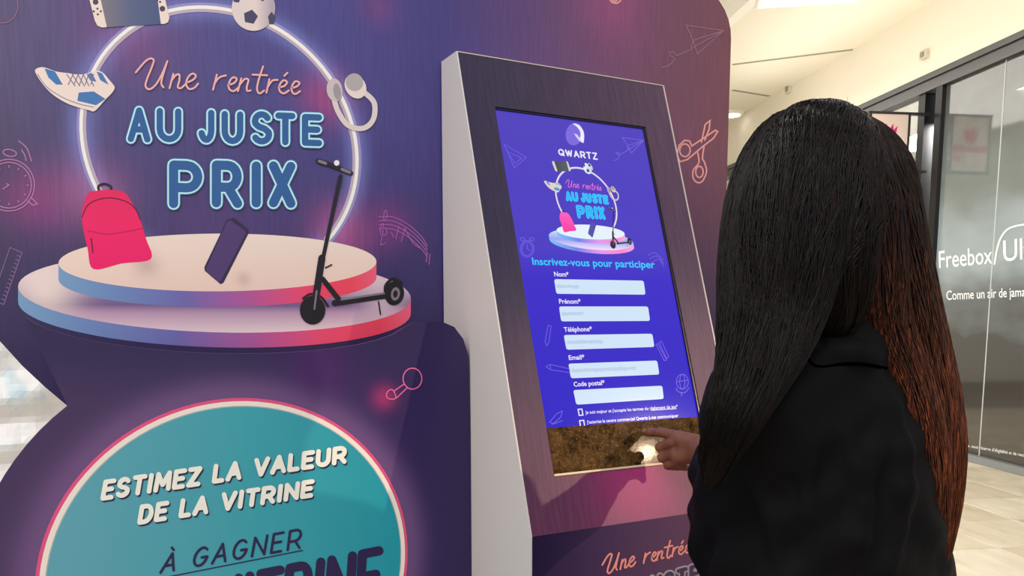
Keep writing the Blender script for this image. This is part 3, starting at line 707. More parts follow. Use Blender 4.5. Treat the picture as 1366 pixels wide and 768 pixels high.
for txt, p0, p1, u0, u1, wd in (('ESTIMEZ LA VALEUR', (137, 664), (458.5, 615), (4, -22), (1, -18.5), 6.3), ('DE LA VITRINE', (186, 696), (414, 660), (3.5, -21), (2, -18.5), 6.3)):
    for dx, dy, m, lf, nm, ex in ((1.6, 2.2, navy, .0026, 'lettering_shadow', 0), (0, 0, cr, .0036, 'lettering', 0)):
        F = Flat(ffn, ffr, lf); stroke_text(F, txt, (p0[0]+dx, p0[1]+dy), (p1[0]+dx, p1[1]+dy), (u0, u1), wd+ex, .42, lambda q: q.build(nm, m, ctr_))
F = Flat(ffn, ffr, .0026); stroke_text(F, 'À GAGNER', (214, 763), (399, 730), ((7.5, -24), (3, -25)), 3.6, .42, lambda q: q.build('lettering', navy, ctr_)); Flat(ffn, ffr, .0026).line([(212, 771), (403, 733.5)], 1.6).build('underline', navy, ctr_)
F = Flat(ffn, ffr, .0026); stroke_text(F, 'VITRINE', (277, 842), (502, 798), ((12, -66), (3, -64)), 12.5, .36); F.build('lettering', navy, ctr_)

# ================================================================== THE TOUCH KIOSK
kw, vk = .5709*SC, 1.0483*SC
kio = empty('touch_kiosk', (KO[0], KO[1], 0), RZ); tag(kio, 'leaning touch-screen kiosk with white side and dark purple printed front', 'kiosk')
zO = float(KO[2]); ct_, st_ = math.cos(TILT), math.sin(TILT); BK = .084
NF = np.array([*(-AW[:2]*ct_), st_]); VF = np.array([*(AW[:2]*st_), ct_])      # face normal, face up
def kpt(x, y, off=0):
    q = hit(x, y, KO+NF*off, NF); return float(np.dot(q-KO, U)), float(np.dot(q-KO, VF))
vk = -kpt(755, 709)[1]
yk, zk = -st_*vk, zO-ct_*vk
def lpt(x, y):
    q = hit(x, y, KO+AW*yk, AW); return float(np.dot(q-KO, U)), float(q[2])
white_side = mat('white_lacquer', (214, 208, 204), .45)
BQ = BK-.0045; side_out = [(BQ, zO), (0, zO), (yk, zk), (yk, 0), (BQ, 0)]
prism('side_panel', side_out, lambda a, b, t: (-t, a, b), .003, white_side, kio)
prism('side_panel', side_out, lambda a, b, t: (kw+t, a, b), .003, white_side, kio)
box('top_panel', (0, .004, zO-.014), (kw, BQ, zO-.002), white_side, kio)
# printed front skin: bezel around the screen, then the vertical apron
def face_obj(o): o.location = (0, 0, zO); o.rotation_euler = (math.pi/2-TILT, 0, 0); return o
kmt = bpy.data.materials.new('kiosk_print'); kmt.use_nodes = True; n = NT(kmt); V3, X = n.xyz()
base = n.ramp(n.rng(X[0], 0, kw), [(0, (50, 42, 72)), (.3, (60, 49, 76)), (.7, (78, 58, 82)), (1, (92, 66, 90))], 1.0, 'LINEAR')
base = n.mix(n.rng(X[1], -.55, -1.0, 0, .75), base, tuple(v for v in lin((112, 60, 92))))
s1 = n.noise(V3, 22, 3, (7, .5, 1)); base = n.mix(.3, base, n.ramp(n.rng(s1, .3, .7), [(0, (112, 108, 112)), (1, (206, 198, 190))]), 'OVERLAY')
base = n.mix(n.math('MULTIPLY', n.glow(X[0], X[1], .5*kw, -.92*vk, .11), .8), base, lin((176, 50, 120)))
n.color(base); n.b.inputs['Roughness'].default_value = .45; n.b.inputs['Specular IOR Level'].default_value = .35; n.bump(s1, .05)
cA, cB = kpt(660, 145), kpt(867, 167)
sx0 = kpt(660, 145)[0]; sx0b = kpt(740, 635)[0]; sx1 = kpt(867, 167)[0]; sx1b = kpt(931, 562)[0]
xl, xr = (sx0+sx0b)/2, (sx1+sx1b)/2; yt = (cA[1]+cB[1])/2; yb = kpt(740, 635)[1]
hole = [(xl, yt), (xr, yt), (xr, yb), (xl, yb)]; o4 = [(0.0, -.002), (kw, -.002), (kw, -vk), (0.0, -vk)]
bm = bmesh.new(); T_ = .018
fo = [bm.verts.new((a, b, 0)) for a, b in o4]; fi = [bm.verts.new((a, b, 0)) for a, b in hole]; ri = [bm.verts.new((a, b, -T_)) for a, b in hole]; ro = [bm.verts.new((a, b, -T_)) for a, b in o4]
for i in range(4):
    j = (i+1) % 4; bm.faces.new((fo[i], fo[j], fi[j], fi[i])); bm.faces.new((fi[i], fi[j], ri[j], ri[i])); bm.faces.new((fo[j], fo[i], ro[i], ro[j])); bm.faces.new((ri[i], ri[j], ro[j], ro[i]))
face_obj(from_bm('bezel', bm, kmt, kio))
trim_m = mat('bezel_edge_trim', (200, 184, 168), .3, .2)
for nm, lo, hi in (('edge_trim', (0, -.0025, -.004), (kw, .000, .001)), ('edge_trim', (kw-.0015, -vk, -.004), (kw, -.002, .001))):
    face_obj(box(nm, lo, hi, trim_m, kio))
black = mat('screen_gasket', (8, 8, 10), .3)
face_obj(box('gasket', (xr-.005, yb, -.016), (xr, yt, -.002), black, kio)); face_obj(box('gasket', (xl, yt-.004, -.016), (xr, yt, -.002), black, kio))
face_obj(box('screen_lip', (xl, yb, -.016), (xr, yb+.004, .002), mat('lip_metal', (226, 204, 172), .5, .1), kio))
# glass of the unlit strip: dark, dusty
gmt = bpy.data.materials.new('dusty_black_glass'); gmt.use_nodes = True; n = NT(gmt); V3, X = n.xyz()
d1 = n.rng(n.noise(V3, 260, 3), .5, .78); d2 = n.rng(n.noise(V3, 28, 5, None, .7), .35, .72)
du = n.math('MULTIPLY', n.math('ADD', d1, n.math('MULTIPLY', d2, .9)), .5)
n.color(n.mix(du, lin((30, 22, 15)), lin((150, 110, 64)))); n.b.inputs['Roughness'].default_value = .2
n.lk(n.rng(d2, 0, 1, .07, .10), n.b.inputs['Roughness']); n.bump(n.noise(V3, 120, 3), .035, .001); n.b.inputs['Specular IOR Level'].default_value = .011
yblue = (kpt(731, 569)[1]+kpt(930, 556)[1])/2
face_obj(box('glass_strip', (xl, yb, -.016), (xr, yblue, -.006), gmt, kio))
# the lit display, its picture in face coordinates
smt = bpy.data.materials.new('display_picture'); smt.use_nodes = True; n = NT(smt); V3, X = n.xyz()
c = n.ramp(n.rng(X[1], yt, yblue), [(0, (82, 66, 192)), (.45, (78, 62, 200)), (.55, (64, 46, 204)), (1, (50, 36, 202))], 1, 'LINEAR')  # greyer upper half is reflected glare put into the picture colour
n.color(c, .95); n.b.inputs['Roughness'].default_value = .1; n.b.inputs['Specular IOR Level'].default_value = .2
dsp = face_obj(box('display', (xl, yblue, -.016), (xr, yt, -.006), smt, kio))
kfn = lambda x, y: kpt(x, y, -.006); kfr = lambda a, b, h: (a, b, -.006+h*.5)
TS_ = lambda x, y: (733+(x-25)*.214-(400-y)*.040, 224.5+(y-13)*.252+(x-286)*.012)
artwork(kfn, kfr, dsp, TS_, 1.15, True)
wl = lit('white', (236, 232, 250)); cy_ = lit('cyan', (40, 200, 255)); fieldm = lit('field', (206, 226, 246)); smudge = lit('smudge', (188, 206, 232)); dl_ = lit('doodle', (112, 92, 222)); lo_ = lit('lilac', (120, 100, 220))
def kf(lift=.0006): return Flat(kfn, kfr, lift)
# logo and name
kf(.001).poly(ell(766, 179, 11.5, 15, 10)).build('logo_disc', lo_, dsp)
kf(.0016).poly(smooth_pts([(764, 165), (772, 167), (778, 175), (779, 184), (777, 191), (767, 181), (773, 184), (774, 177), (770, 170)], 4, True)).build('logo_crescent', wl, dsp)
kf(.0022).poly([(765, 178), (770, 180), (777, 191), (772, 188)]).build('logo_needle', lit('needle', (210, 205, 245)), dsp)
F = kf(.001); stroke_text(F, 'QWARTZ', (746, 206.5), (796.5, 212.5), ((-1.3, -7.2), (-1.3, -7.8)), 1.8, .45); F.build('logo_lettering', wl, dsp)
F = kf(.001); font_text(F, 'Inscrivez-vous pour participer', (710.5, 353), (874, 357.5), (-1.6, -10), .02); F.build('title_lettering', cy_, dsp)
fields = [[(739, 372.3), (858.4, 374.3), (861, 393), (742, 391.8)], [(745.5, 408.7), (864.3, 408.7), (867, 428), (748.4, 428.6)], [(751.8, 446.8), (870, 445), (872.8, 462.7), (755.5, 466.4)], [(758, 485), (876.5, 480.8), (879.4, 499.4), (761.5, 504.5)], [(764.5, 520.2), (883.3, 514.3), (885.3, 532), (768.6, 539.7)]]
def rounded(q, r=.06):
    q = [np.array(p, float) for p in q]; o = []; r_ = 3.0
    for i in range(4):
        p, a, b = q[i], q[i-1], q[(i+1) % 4]; da = (a-p)/np.hypot(*(a-p)); db = (b-p)/np.hypot(*(b-p))
        for t in np.linspace(0, 1, 4): o.append(tuple((1-t)**2*(p+da*r_)+2*t*(1-t)*p+t*t*(p+db*r_)))
    return o
sm_len = (.24, .24, .4, .72, 0)
for q, ln in zip(fields, sm_len):
    fo_ = kf(.001).poly(rounded(q)).build('input_field', fieldm, dsp)
for q, ln in zip(fields, sm_len):
    if not ln: continue
    q = [np.array(p) for p in q]; F = kf(.0016); a = q[0]*.5+q[3]*.5; b = q[1]*.5+q[2]*.5; nn = int(ln*28)
    for k in range(nn):
        t = .04+ln*k/nn; c_ = a+(b-a)*t; F.poly(ell(c_[0]+random.uniform(-.3, .3), c_[1]+random.uniform(-.5, .5), 3.4, random.uniform(2.0, 3.0), 0, 10))
    F.build('blurred_entry', smudge, dsp)
for txt, p0, p1 in (('Nom*', (739.5, 368.5), (759, 369)), ('Prénom*', (746, 404.8), (775, 405)), ('Téléphone*', (752.5, 442.5), (790, 441.5)), ('Email*', (759, 480), (780, 479)), ('Code postal*', (765.5, 515.5), (807, 513))):
    F = kf(.001); font_text(F, txt, p0, p1, (-1, -6.4), .02); F.build('field_label', wl, dsp)
F = kf(.001)
for q in ([(771, 545.8), (776, 545.5), (777.5, 553.5), (772.5, 554)],): F.line(q, 1.4, True)
F.line([(774, 567.5), (773, 561), (778.5, 560.5), (779.5, 567)], 1.4); F.build('check_boxes', wl, dsp)
F = kf(.001); font_text(F, 'Je suis majeur et j’accepte les termes du règlement de jeu*', (781, 552), (904, 544), (-.6, -4.4), .012); F.line([(868, 547.2), (902, 545)], .7); F.build('consent_lettering', wl, dsp)
F = kf(.001); font_text(F, 'J’autorise le centre commercial Qwartz à me communiquer', (783, 565), (905, 556), (-.6, -4.4), .012); F.build('consent_lettering', wl, dsp)
SP = lambda sx, sy, ox, oy, kx=0: (lambda x, y: (ox+(x-940)*sx+(y-55)*kx, oy+(y-55)*sy))
doodle('screen_doodle', PLANE, .9, dl_, kfn, kfr, dsp, SP(.55, .55, 846, 195, .1), .001)
doodle('screen_doodle', [([(672, 192), (702, 210), (686, 224), (674, 196)], True, False), ([(676, 202), (696, 211), (687, 218)], True, False)], .9, dl_, kfn, kfr, dsp, lift=.001)
doodle('screen_doodle', [([(662+k*6, 340-k*4), (668+k*6, 330-k*4)], False, False) for k in ()]+[(ell(703, 332, 9, 11, 0, 24), True, False), (ell(703, 332, 7, 9, 0, 24), True, False), ([(703, 326), (703, 332), (707, 334)], False, False), (ell(697, 319, 3, 2), True, False), (ell(709, 319, 3, 2), True, False)], .9, dl_, kfn, kfr, dsp, lift=.001)
doodle('screen_doodle', [([(732, 489), (738, 486), (764, 492), (764, 497), (738, 493)], True, False), ([(738, 486), (738, 493)], False, False)], .9, dl_, kfn, kfr, dsp, T=lambda x, y: (x-4, y), lift=.001)
doodle('screen_doodle', [([(727, 456), (731, 434), (735, 435), (732, 457), (729, 461)], True, False)], .9, dl_, kfn, kfr, dsp, lift=.001)
doodle('screen_doodle', [(ell(910, 509, 8, 10, 0, 24), True, False), (ell(910, 509, 3.5, 10, 0, 20), True, False), ([(902, 509), (918, 507)], False, False), ([(901, 518), (906, 523), (914, 523), (919, 517)], False, True), ([(909, 523), (909, 528)], False, False)], .9, dl_, kfn, kfr, dsp, lift=.001)
doodle('screen_doodle', [([(877, 458), (889, 480), (886, 481), (875, 460)], True, False), ([(882, 455), (892, 476), (889, 478), (879, 457)], True, False)], .9, dl_, kfn, kfr, dsp, lift=.001)
doodle('screen_doodle', [([(733, 563), (742, 552), (750, 548), (748, 556), (738, 565)], True, False), ([(736, 566), (750, 561)], False, False)], .9, dl_, kfn, kfr, dsp, lift=.001)
doodle('screen_doodle', [([(864+k*2.5, 341+k*4.5), (873+k*3, 337+k*4.5), (885, 347+k*4.5)], False, True) for k in range(3)], .8, dl_, kfn, kfr, dsp, lift=.001)
# apron with repeated lettering
amt = bpy.data.materials.new('apron_print'); amt.use_nodes = True; n = NT(amt); V3, X = n.xyz()
base = n.ramp(n.rng(X[0], 0, kw), [(0, (32, 20, 62)), (.3, (58, 34, 78)), (.7, (88, 52, 88)), (1, (88, 56, 84))], 1.15, 'LINEAR')
s1 = n.noise(V3, 22, 3, (7, 1, .5)); base = n.mix(.15, base, n.ramp(n.rng(s1, .3, .7), [(0, (118, 118, 118)), (1, (200, 195, 190))]), 'OVERLAY')
n.color(base); n.b.inputs['Roughness'].default_value = .38
box('apron', (0, yk, 0), (kw, yk+.014, zk), amt, kio)
lfr = lambda a, b, h: (a, yk-h, b)
def TA(x, y):
    x2 = 803+(x-181)*.535; return (x2, 765+(y-119-.025*(x-200))*.62-(x2-808)*.27)
for part in (SCRIPT[:5], SCRIPT[5:]):
    F = Flat(lpt, lfr, .0008); script(F, TA, 2.3, part); F.build('script_lettering', ink('apron_script', (214, 132, 128)), kio)
for dw, c, lf in ((9.6, (150, 142, 156), .0008), (5.2, (58, 40, 74), .0016)):
    F = Flat(lpt, lfr, lf); stroke_text(F, 'AU JUSTE', (806, 808), (930, 774), ((0, -20), (0, -20)), dw, .55, lambda q: q.build('neon_lettering', ink('apron_neon%d' % int(dw), c), kio))

# ================================================================== THE PERSON
BASE = np.array([.445, 1.10, 0.0])
HD = np.array([-.62, .785, 0]); HD /= np.linalg.norm(HD); LF = np.array([-HD[1], HD[0], 0]); ZZ = np.array([0, 0, 1.])
def bp(f_, l, z): return BASE+HD*f_+LF*l+ZZ*z       # forward, left, height
TIP = np.array(hit(857, 577.5, KO+NF*(-.004), NF))      # where the finger meets the glass
wrist = np.array([.375, 1.475, 1.165]); elbow = np.array([.338, 1.20, 1.07]); shl = np.array([.325, 1.015, 1.30])
shr = 2*bp(0, 0, 1.30)-shl; shr[2] = 1.30; elr = shr+np.array([.03, -.02, -.27]); wrr = elr+HD*.20+LF*.05+np.array([0, 0, -.08])
headc = bp(.03, 0, 1.545)
hax = [HD, LF, ZZ]
skin = bpy.data.materials.new('skin'); skin.use_nodes = True; n = NT(skin); V3, X = n.xyz()
n.color(n.ramp(n.noise(V3, 40, 4), [(.3, (112, 68, 50)), (.7, (130, 82, 60))])); n.b.inputs['Roughness'].default_value = .5; n.b.inputs['Subsurface Weight'].default_value = .05
n.bump(n.noise(V3, 300, 3), .15, .001)
cloth = bpy.data.materials.new('black_jacket_cloth'); cloth.use_nodes = True; n = NT(cloth); V3, X = n.xyz()
n.color(n.ramp(n.noise(V3, 9, 4), [(.3, (6, 6, 9)), (.7, (11, 10, 12))])); n.b.inputs['Roughness'].default_value = .75
n.b.inputs['Specular IOR Level'].default_value = .12
wv = n.noise(V3, 14, 3, (1, 1, .45)); n.bump(wv, .5, .012)
def body(P):
    d = ellip(P, headc, hax, (.098, .078, .118))
    d = smin(d, cone(P, headc+HD*.045+ZZ*-.05, headc+HD*.055-ZZ*.095, .05, .03), .03)         # jaw and chin
    d = smin(d, cone(P, headc+HD*.094+ZZ*.015, headc+HD*.113-ZZ*.022, .008, .013), .012)        # nose
    d = smin(d, cone(P, headc+HD*.088+LF*.035+ZZ*.028, headc+HD*.088-LF*.035+ZZ*.028, .012, .012), .015)  # brow
    d = smin(d, cone(P, headc+HD*.096+LF*.016-ZZ*.058, headc+HD*.096-LF*.016-ZZ*.058, .007, .007), .01)  # lips
    for s in (-1, 1):
        d = smin(d, ellip(P, headc+LF*.08*s-HD*.01, hax, (.017, .008, .03)), .008)
    d = smin(d, cone(P, bp(-.01, 0, 1.33), headc-ZZ*.05-HD*.015, .058, .052), .04)
    d = smin(d, ellip(P, bp(0, 0, 1.20), hax, (.10, .155, .20)), .05)
    d = smin(d, ellip(P, bp(0, 0, .94), hax, (.105, .155, .16)), .08)
    for s_, e_, w_ in ((shl, elbow, wrist), (shr, elr, wrr)):
        d = smin(d, cone(P, s_, e_, .046, .038), .04); d = smin(d, cone(P, e_, w_, .038, .026), .02)
    for s in (-1, 1):
        h_, k_, a_ = bp(0, .09*s, .88), bp(.015, .095*s, .48), bp(-.01, .1*s, .09)
        d = smin(d, cone(P, h_, k_, .085, .055), .04); d = smin(d, cone(P, k_, a_, .052, .036), .03)
        d = smin(d, cone(P, bp(-.03, .1*s, .045), bp(.13, .11*s, .03), .036, .026), .02)
    d = smin(d, ellip(P, wrr-ZZ*.06+HD*.02, hax, (.03, .022, .06)), .02)
    return d
lo = np.minimum(BASE-[.42, .42, 0], wrist-.1); hi = np.maximum(BASE+[.42, .42, 1.75], wrist+.1)
Vb, Fb = nets(body, (lo[0], lo[1], 0.0), (hi[0], hi[1], 1.74), .012)
# left hand, index finger out, the others folded under it
fd = (TIP-wrist); L_ = np.linalg.norm(fd); fd /= L_
side = np.cross(ZZ, fd); side /= np.linalg.norm(side); up = np.cross(fd, side)     # side points to the hand's left
def hp(a, s, u): return wrist+fd*a+side*s+up*u
A_ = L_
k_i = hp(A_-.088, .004, .013)                        # knuckle of the index finger
tipc = TIP+NF*.006
p1 = k_i+(tipc-k_i)*.46+up*.003; p2 = k_i+(tipc-k_i)*.76+up*.0015
FING = [(k_i, p1, .0102, .0092), (p1, p2, .0092, .0082), (p2, tipc, .0082, .0064)]
def folded(kn, d1, d2, d3, l, r):
    a = kn+d1*l[0]; b = a+d2*l[1]; c = b+d3*l[2]
    return [(kn, a, r, r*.97), (a, b, r*.97, r*.88), (b, c, r*.88, r*.75)]
nd = lambda v: v/np.linalg.norm(v)
FOLD = []
for i, (du_, ds, ln, r) in enumerate(((-.014, .010, 1.0, .0102), (-.034, .011, .95, .0098), (-.050, .007, .80, .0086))):
    kn = hp(A_-.094-.007*i, ds, .013+du_)
    FOLD += folded(kn, nd(fd*.88-side*.05-up*.42), nd(-fd*.62-side*.72-up*.15), nd(-fd*.75-side*.45+up*.1), (.038*ln, .026*ln, .020*ln), r)
THUMB = [(hp(.035, -.022, .004), hp(.062, -.036, .004), .0135, .0115), (hp(.062, -.036, .004), hp(.088, -.032, -.004), .0112, .0098), (hp(.088, -.032, -.004), hp(.106, -.020, -.012), .0098, .0075)]
def hand(P):
    d = cone(P, wrist-fd*.055, wrist, .026, .0245)
    d = smin(d, cone(P, hp(0, 0, 0), hp(A_-.100, .002, .008), .0245, .0155), .012)
    d = smin(d, cone(P, hp(.01, 0, -.004), hp(A_-.105, .006, -.028), .022, .0150), .012)
    d = smin(d, cone(P, hp(.02, -.008, 0), hp(A_-.112, -.008, -.012), .020, .017), .012)
    for q in (FING, FOLD[:3], FOLD[3:6], FOLD[6:], THUMB):
        f_ = None
        for s in q:
            c = cone(P, *s); f_ = c if f_ is None else smin(f_, c, .004)
        d = smin(d, f_, .0045)
    return d
ctr = wrist+fd*.06; hl = np.minimum(TIP, wrist-fd*.06)-.05; hh = np.maximum(TIP, wrist-fd*.06)+.05
Vh, Fh = nets(hand, hl, hh, .0024)
me = bpy.data.meshes.new('person'); me.from_pydata((np.concatenate([Vb, Vh])-BASE).tolist(), [], np.concatenate([Fb, Fh+len(Vb)]).tolist()); me.update()
per = link('person', me, skin, None, True); per.location = BASE
tag(per, 'woman with very long dark hair and black jacket pointing at the touch screen', 'person')
# eyes
for s in (-1, 1):
    bm = bmesh.new(); bmesh.ops.create_uvsphere(bm, u_segments=16, v_segments=10, radius=.012); o = from_bm('eye', bm, mat('eye_white', (225, 222, 218), .2), per, True); o.location = Vector(headc+HD*.082+LF*.032*s+ZZ*.008-BASE)
    bm = bmesh.new(); bmesh.ops.create_uvsphere(bm, u_segments=12, v_segments=8, radius=.006); p = from_bm('iris', bm, mat('eye_iris', (40, 24, 16), .2), o, True); p.location = Vector(HD*.0075)
# nail of the pointing finger
bm = bmesh.new(); bmesh.ops.create_uvsphere(bm, u_segments=14, v_segments=8, radius=1)
nq = nd(tipc-p2); ns = nd(np.cross(ZZ, nq)); nu = np.cross(nq, ns); nail_dir = nd(nu*.8+ns*.6)
M = Matrix((Vector(nq*.0065), Vector(np.cross(nail_dir, nq)*.0048), Vector(nail_dir*.0016))).transposed().to_4x4(); M.translation = Vector(tipc-nq*.004+nail_dir*.0062-BASE)
bmesh.ops.transform(bm, matrix=M, verts=bm.verts); from_bm('fingernail', bm, mat('nail', (142, 92, 76), .3), per, True)
# jacket
cuff = wrist+(elbow-wrist)*.13
FOLDS = []
def jacket(P):
    d = ellip(P, bp(-.005, 0, 1.18), hax, (.135, .185, .24))
    d = smin(d, ellip(P, bp(-.01, 0, .92), hax, (.145, .185, .24)), .08)
    d = smin(d, cone(P, bp(-.02, .03, 1.37), shl-ZZ*.0+LF*.0, .055, .070), .06); d = smin(d, cone(P, bp(-.02, -.03, 1.37), shr, .055, .070), .06)
    d = smin(d, cone(P, bp(-.04, .05, 1.40), bp(-.04, -.05, 1.40), .045, .045), .05)                          # stand-up collar / hood roll
    d = smin(d, cone(P, shl, elbow, .072, .062), .035); d = smin(d, cone(P, elbow, cuff, .062, .043), .02)
    d = smin(d, cone(P, shr, elr, .072, .062), .035); d = smin(d, cone(P, elr, wrr, .060, .043), .02)
    # creases
    q = P-BASE; t = q@ZZ
    d = d+.0035*np.sin(q@np.array([38., 22, 52]))*np.clip((1.30-t)*6, 0, 1)+.002*np.sin(q@np.array([-60., 45, 85]))
    for L in FOLDS:
        for a, b in zip(L, L[1:]): d = smin(d, cone(P, a[:3], b[:3], a[3], b[3]), .014)
    d = np.maximum(d, .74-P[:, 2]); d = np.maximum(d, P[:, 2]-1.425)
    return d
def on_jacket(px, py):
    r = ray(px, py); r = r/np.linalg.norm(r); t = .5
    for _ in range(80):
        d = float(jacket((CAM+r*t)[None])[0]); t += d*.7
    return CAM+r*t
r_ = lambda L, rad: [np.append(on_jacket(*p), rad*math.sin(math.pi*(.12+.76*q/(len(L)-1)))) for q, p in enumerate(L)]
CR = [r_([(1168, 500), (1188, 545), (1201, 600), (1203, 650), (1195, 705), (1184, 766)], .015), r_([(1128, 575), (1142, 620), (1150, 670), (1146, 720), (1136, 766)], .012),
      r_([(1180, 560), (1166, 600), (1158, 640)], .010), r_([(1088, 478), (1110, 468), (1140, 470), (1172, 480)], .012), r_([(1060, 560), (1075, 620), (1078, 690)], .008), r_([(1000, 640), (1030, 690), (1040, 750)], .010)]
FOLDS += CR
lo = np.minimum(BASE-[.36, .36, 0], wrist-.1); hi = np.maximum(BASE+[.36, .36, 0], wrist+.1)
Vj, Fj = nets(jacket, (lo[0], lo[1], .71), (hi[0], hi[1], 1.46), .008)
jk = np_mesh('jacket', Vj, Fj, cloth, per, BASE); jk['label'] = 'black jacket'
bm = bmesh.new(); tube(bm, [Vector(on_jacket(*p)-BASE) for p in smooth_pts([(1074, 470), (1084, 486), (1100, 489), (1125, 485), (1155, 486), (1182, 491)], 5)], .0022, 6)
from_bm('yoke_seam', bm, mat('seam_black', (1, 1, 1), 1, spec=0), jk, True)
# trousers and shoes
def trousers(P):
    d = ellip(P, bp(0, 0, .90), hax, (.125, .175, .16))
    for s in (-1, 1):
        d = smin(d, cone(P, bp(0, .095*s, .86), bp(.015, .1*s, .48), .098, .075), .05); d = smin(d, cone(P, bp(.015, .1*s, .48), bp(-.01, .1*s, .08), .072, .062), .03)
    return np.maximum(d, .06-P[:, 2])
Vt, Ft = nets(trousers, (BASE[0]-.3, BASE[1]-.3, .03), (BASE[0]+.3, BASE[1]+.3, 1.1), .012)
np_mesh('trousers', Vt, Ft, mat('black_trousers', (20, 20, 24), .8), per, BASE)
for s in (-1, 1):
    Vs, Fs = nets(lambda P: np.maximum(smin(cone(P, bp(-.035, .1*s, .05), bp(.15, .115*s, .035), .048, .038), cone(P, bp(-.03, .1*s, .06), bp(-.02, .1*s, .10), .046, .046), .02), .001-P[:, 2]), (BASE[0]-.35, BASE[1]-.3, -.02), (BASE[0]+.3, BASE[1]+.35, .16), .008)
    np_mesh('shoe', Vs, Fs, mat('black_shoe', (16, 16, 18), .4), per, BASE)
# hair: soft locks, then strands laid along them
GU = [  # (px, py, depth, radius)
 [(1085, 172, 1.07, .028), (1030, 192, 1.04, .034), (1008, 250, 1.01, .036), (1001, 340, .98, .033), (997, 430, .945, .030), (990, 505, .90, .026), (968, 565, .885, .018), (942, 618, .895, .005)],
 [(1088, 172, 1.04, .030), (1050, 195, .99, .040), (1036, 260, .965, .042), (1030, 350, .945, .038), (1022, 430, .925, .032), (1004, 500, .895, .026), (976, 570, .875, .018), (946, 652, .885, .005)],
 [(1092, 172, 1.03, .030), (1080, 195, .98, .042), (1072, 270, .955, .044), (1066, 350, .94, .040), (1056, 420, .93, .032), (1036, 480, .905, .022), (1010, 535, .885, .012), (985, 590, .875, .004)],
 [(1095, 172, 1.03, .030), (1108, 195, .985, .042), (1112, 270, .96, .044), (1112, 350, .955, .040), (1112, 410, .965, .030), (1104, 445, .975, .016), (1090, 475, .972, .006)],
 [(1098, 172, 1.04, .030), (1132, 198, 1.0, .040), (1148, 270, .98, .042), (1158, 350, .98, .038), (1172, 430, .99, .032), (1200, 510, .995, .032), (1220, 590, 1.0, .032), (1230, 680, 1.01, .028), (1234, 770, 1.02, .020), (1236, 840, 1.02, .006)],
 [(1100, 172, 1.07, .030), (1146, 205, 1.05, .036), (1176, 275, 1.03, .036), (1198, 350, 1.03, .034), (1220, 430, 1.03, .030), (1240, 510, 1.03, .028), (1250, 590, 1.03, .029), (1248, 670, 1.04, .026), (1242, 750, 1.04, .015), (1236, 820, 1.04, .005)],
 [(1100, 172, 1.10, .030), (1146, 210, 1.11, .034), (1176, 280, 1.10, .034), (1202, 360, 1.09, .030), (1226, 440, 1.08, .026), (1248, 515, 1.07, .024), (1258, 590, 1.07, .022), (1256, 670, 1.07, .018), (1246, 740, 1.07, .012), (1238, 800, 1.07, .004)],
 [(1085, 172, 1.11, .028), (1040, 196, 1.14, .034), (1012, 260, 1.15, .030), (1006, 350, 1.12, .028), (1006, 430, 1.08, .026), (1012, 500, 1.02, .020), (1010, 560, .97, .010)],
]
def tight(a, b):
    k = max(0, 1-abs(b-205)/80); return a+(22*k*(1 if a < 1092 else -1) if abs(a-1092) > 25 else 0)
GW = [[np.append(atY(tight(a, b), b+(10 if b == 172 else 0), y+.03), r) for a, b, y, r in G] for G in GU]
GW = [np.array(smooth_pts(G, 3)) for G in GW]
def hairvol(P):
    d = ellip(P, headc-HD*.012+ZZ*.012, hax, (.112, .098, .127))
    face = ellip(P, headc+HD*.11-ZZ*.02, hax, (.085, .062, .11)); d = np.maximum(d, -face)
    for G in GW:
        for a, b in zip(G, G[1:]): d = smin(d, cone(P, a[:3], b[:3], a[3], b[3]), .014)
    return d
A4 = np.concatenate(GW); lo = (A4[:, :3]-A4[:, 3:]).min(0)-.03; hi = (A4[:, :3]+A4[:, 3:]).max(0)+.03
lo = np.minimum(lo, headc-.16); hi = np.maximum(hi, headc+.16)
hm = bpy.data.materials.new('dark_brown_hair'); hm.use_nodes = True; n = NT(hm); V3, X = n.xyz()
hn = n.noise(V3, 26, 4, (9, 9, .5)); n.color(n.ramp(n.rng(hn, .3, .7), [(0, (12, 8, 8)), (.6, (20, 12, 11)), (1, (34, 19, 15))]))
n.b.inputs['Roughness'].default_value = .5; n.b.inputs['Specular IOR Level'].default_value = .12; n.bump(hn, .25, .003)
Vv, Fv = nets(hairvol, lo, hi, .0065)
hr = np_mesh('hair', Vv, Fv, hm, per, BASE); hr['label'] = 'very long straight dark brown hair'
sm = bpy.data.materials.new('hair_strands'); sm.use_nodes = True; n = NT(sm); V3, X = n.xyz()
hn = n.noise(V3, 60, 2, (6, 6, .2)); n.color(n.ramp(n.rng(hn, .3, .7), [(0, (8, 6, 6)), (.6, (15, 10, 9)), (1, (36, 21, 16))]))
n.b.inputs['Roughness'].default_value = .4; n.b.inputs['Specular IOR Level'].default_value = .18
bm = bmesh.new(); POOL = [([], []), ([], [])]; QUEUE = []
def flush():
    P = np.concatenate([q[0] for q in QUEUE]); 
    for _ in range(2):
        d0 = hairvol(P); e = .002; g = np.stack([hairvol(P+np.eye(3)[i]*e)-d0 for i in range(3)], 1)/e
        g /= np.linalg.norm(g, axis=1)[:, None]+1e-6; P = P+g*np.clip(.0016+np.repeat([q[2] for q in QUEUE], [len(q[0]) for q in QUEUE])-d0, -.004, .05)[:, None]
    o = 0
    for p, r, _, g_ in QUEUE: strand(P[o:o+len(p)], r, g_); o += len(p)
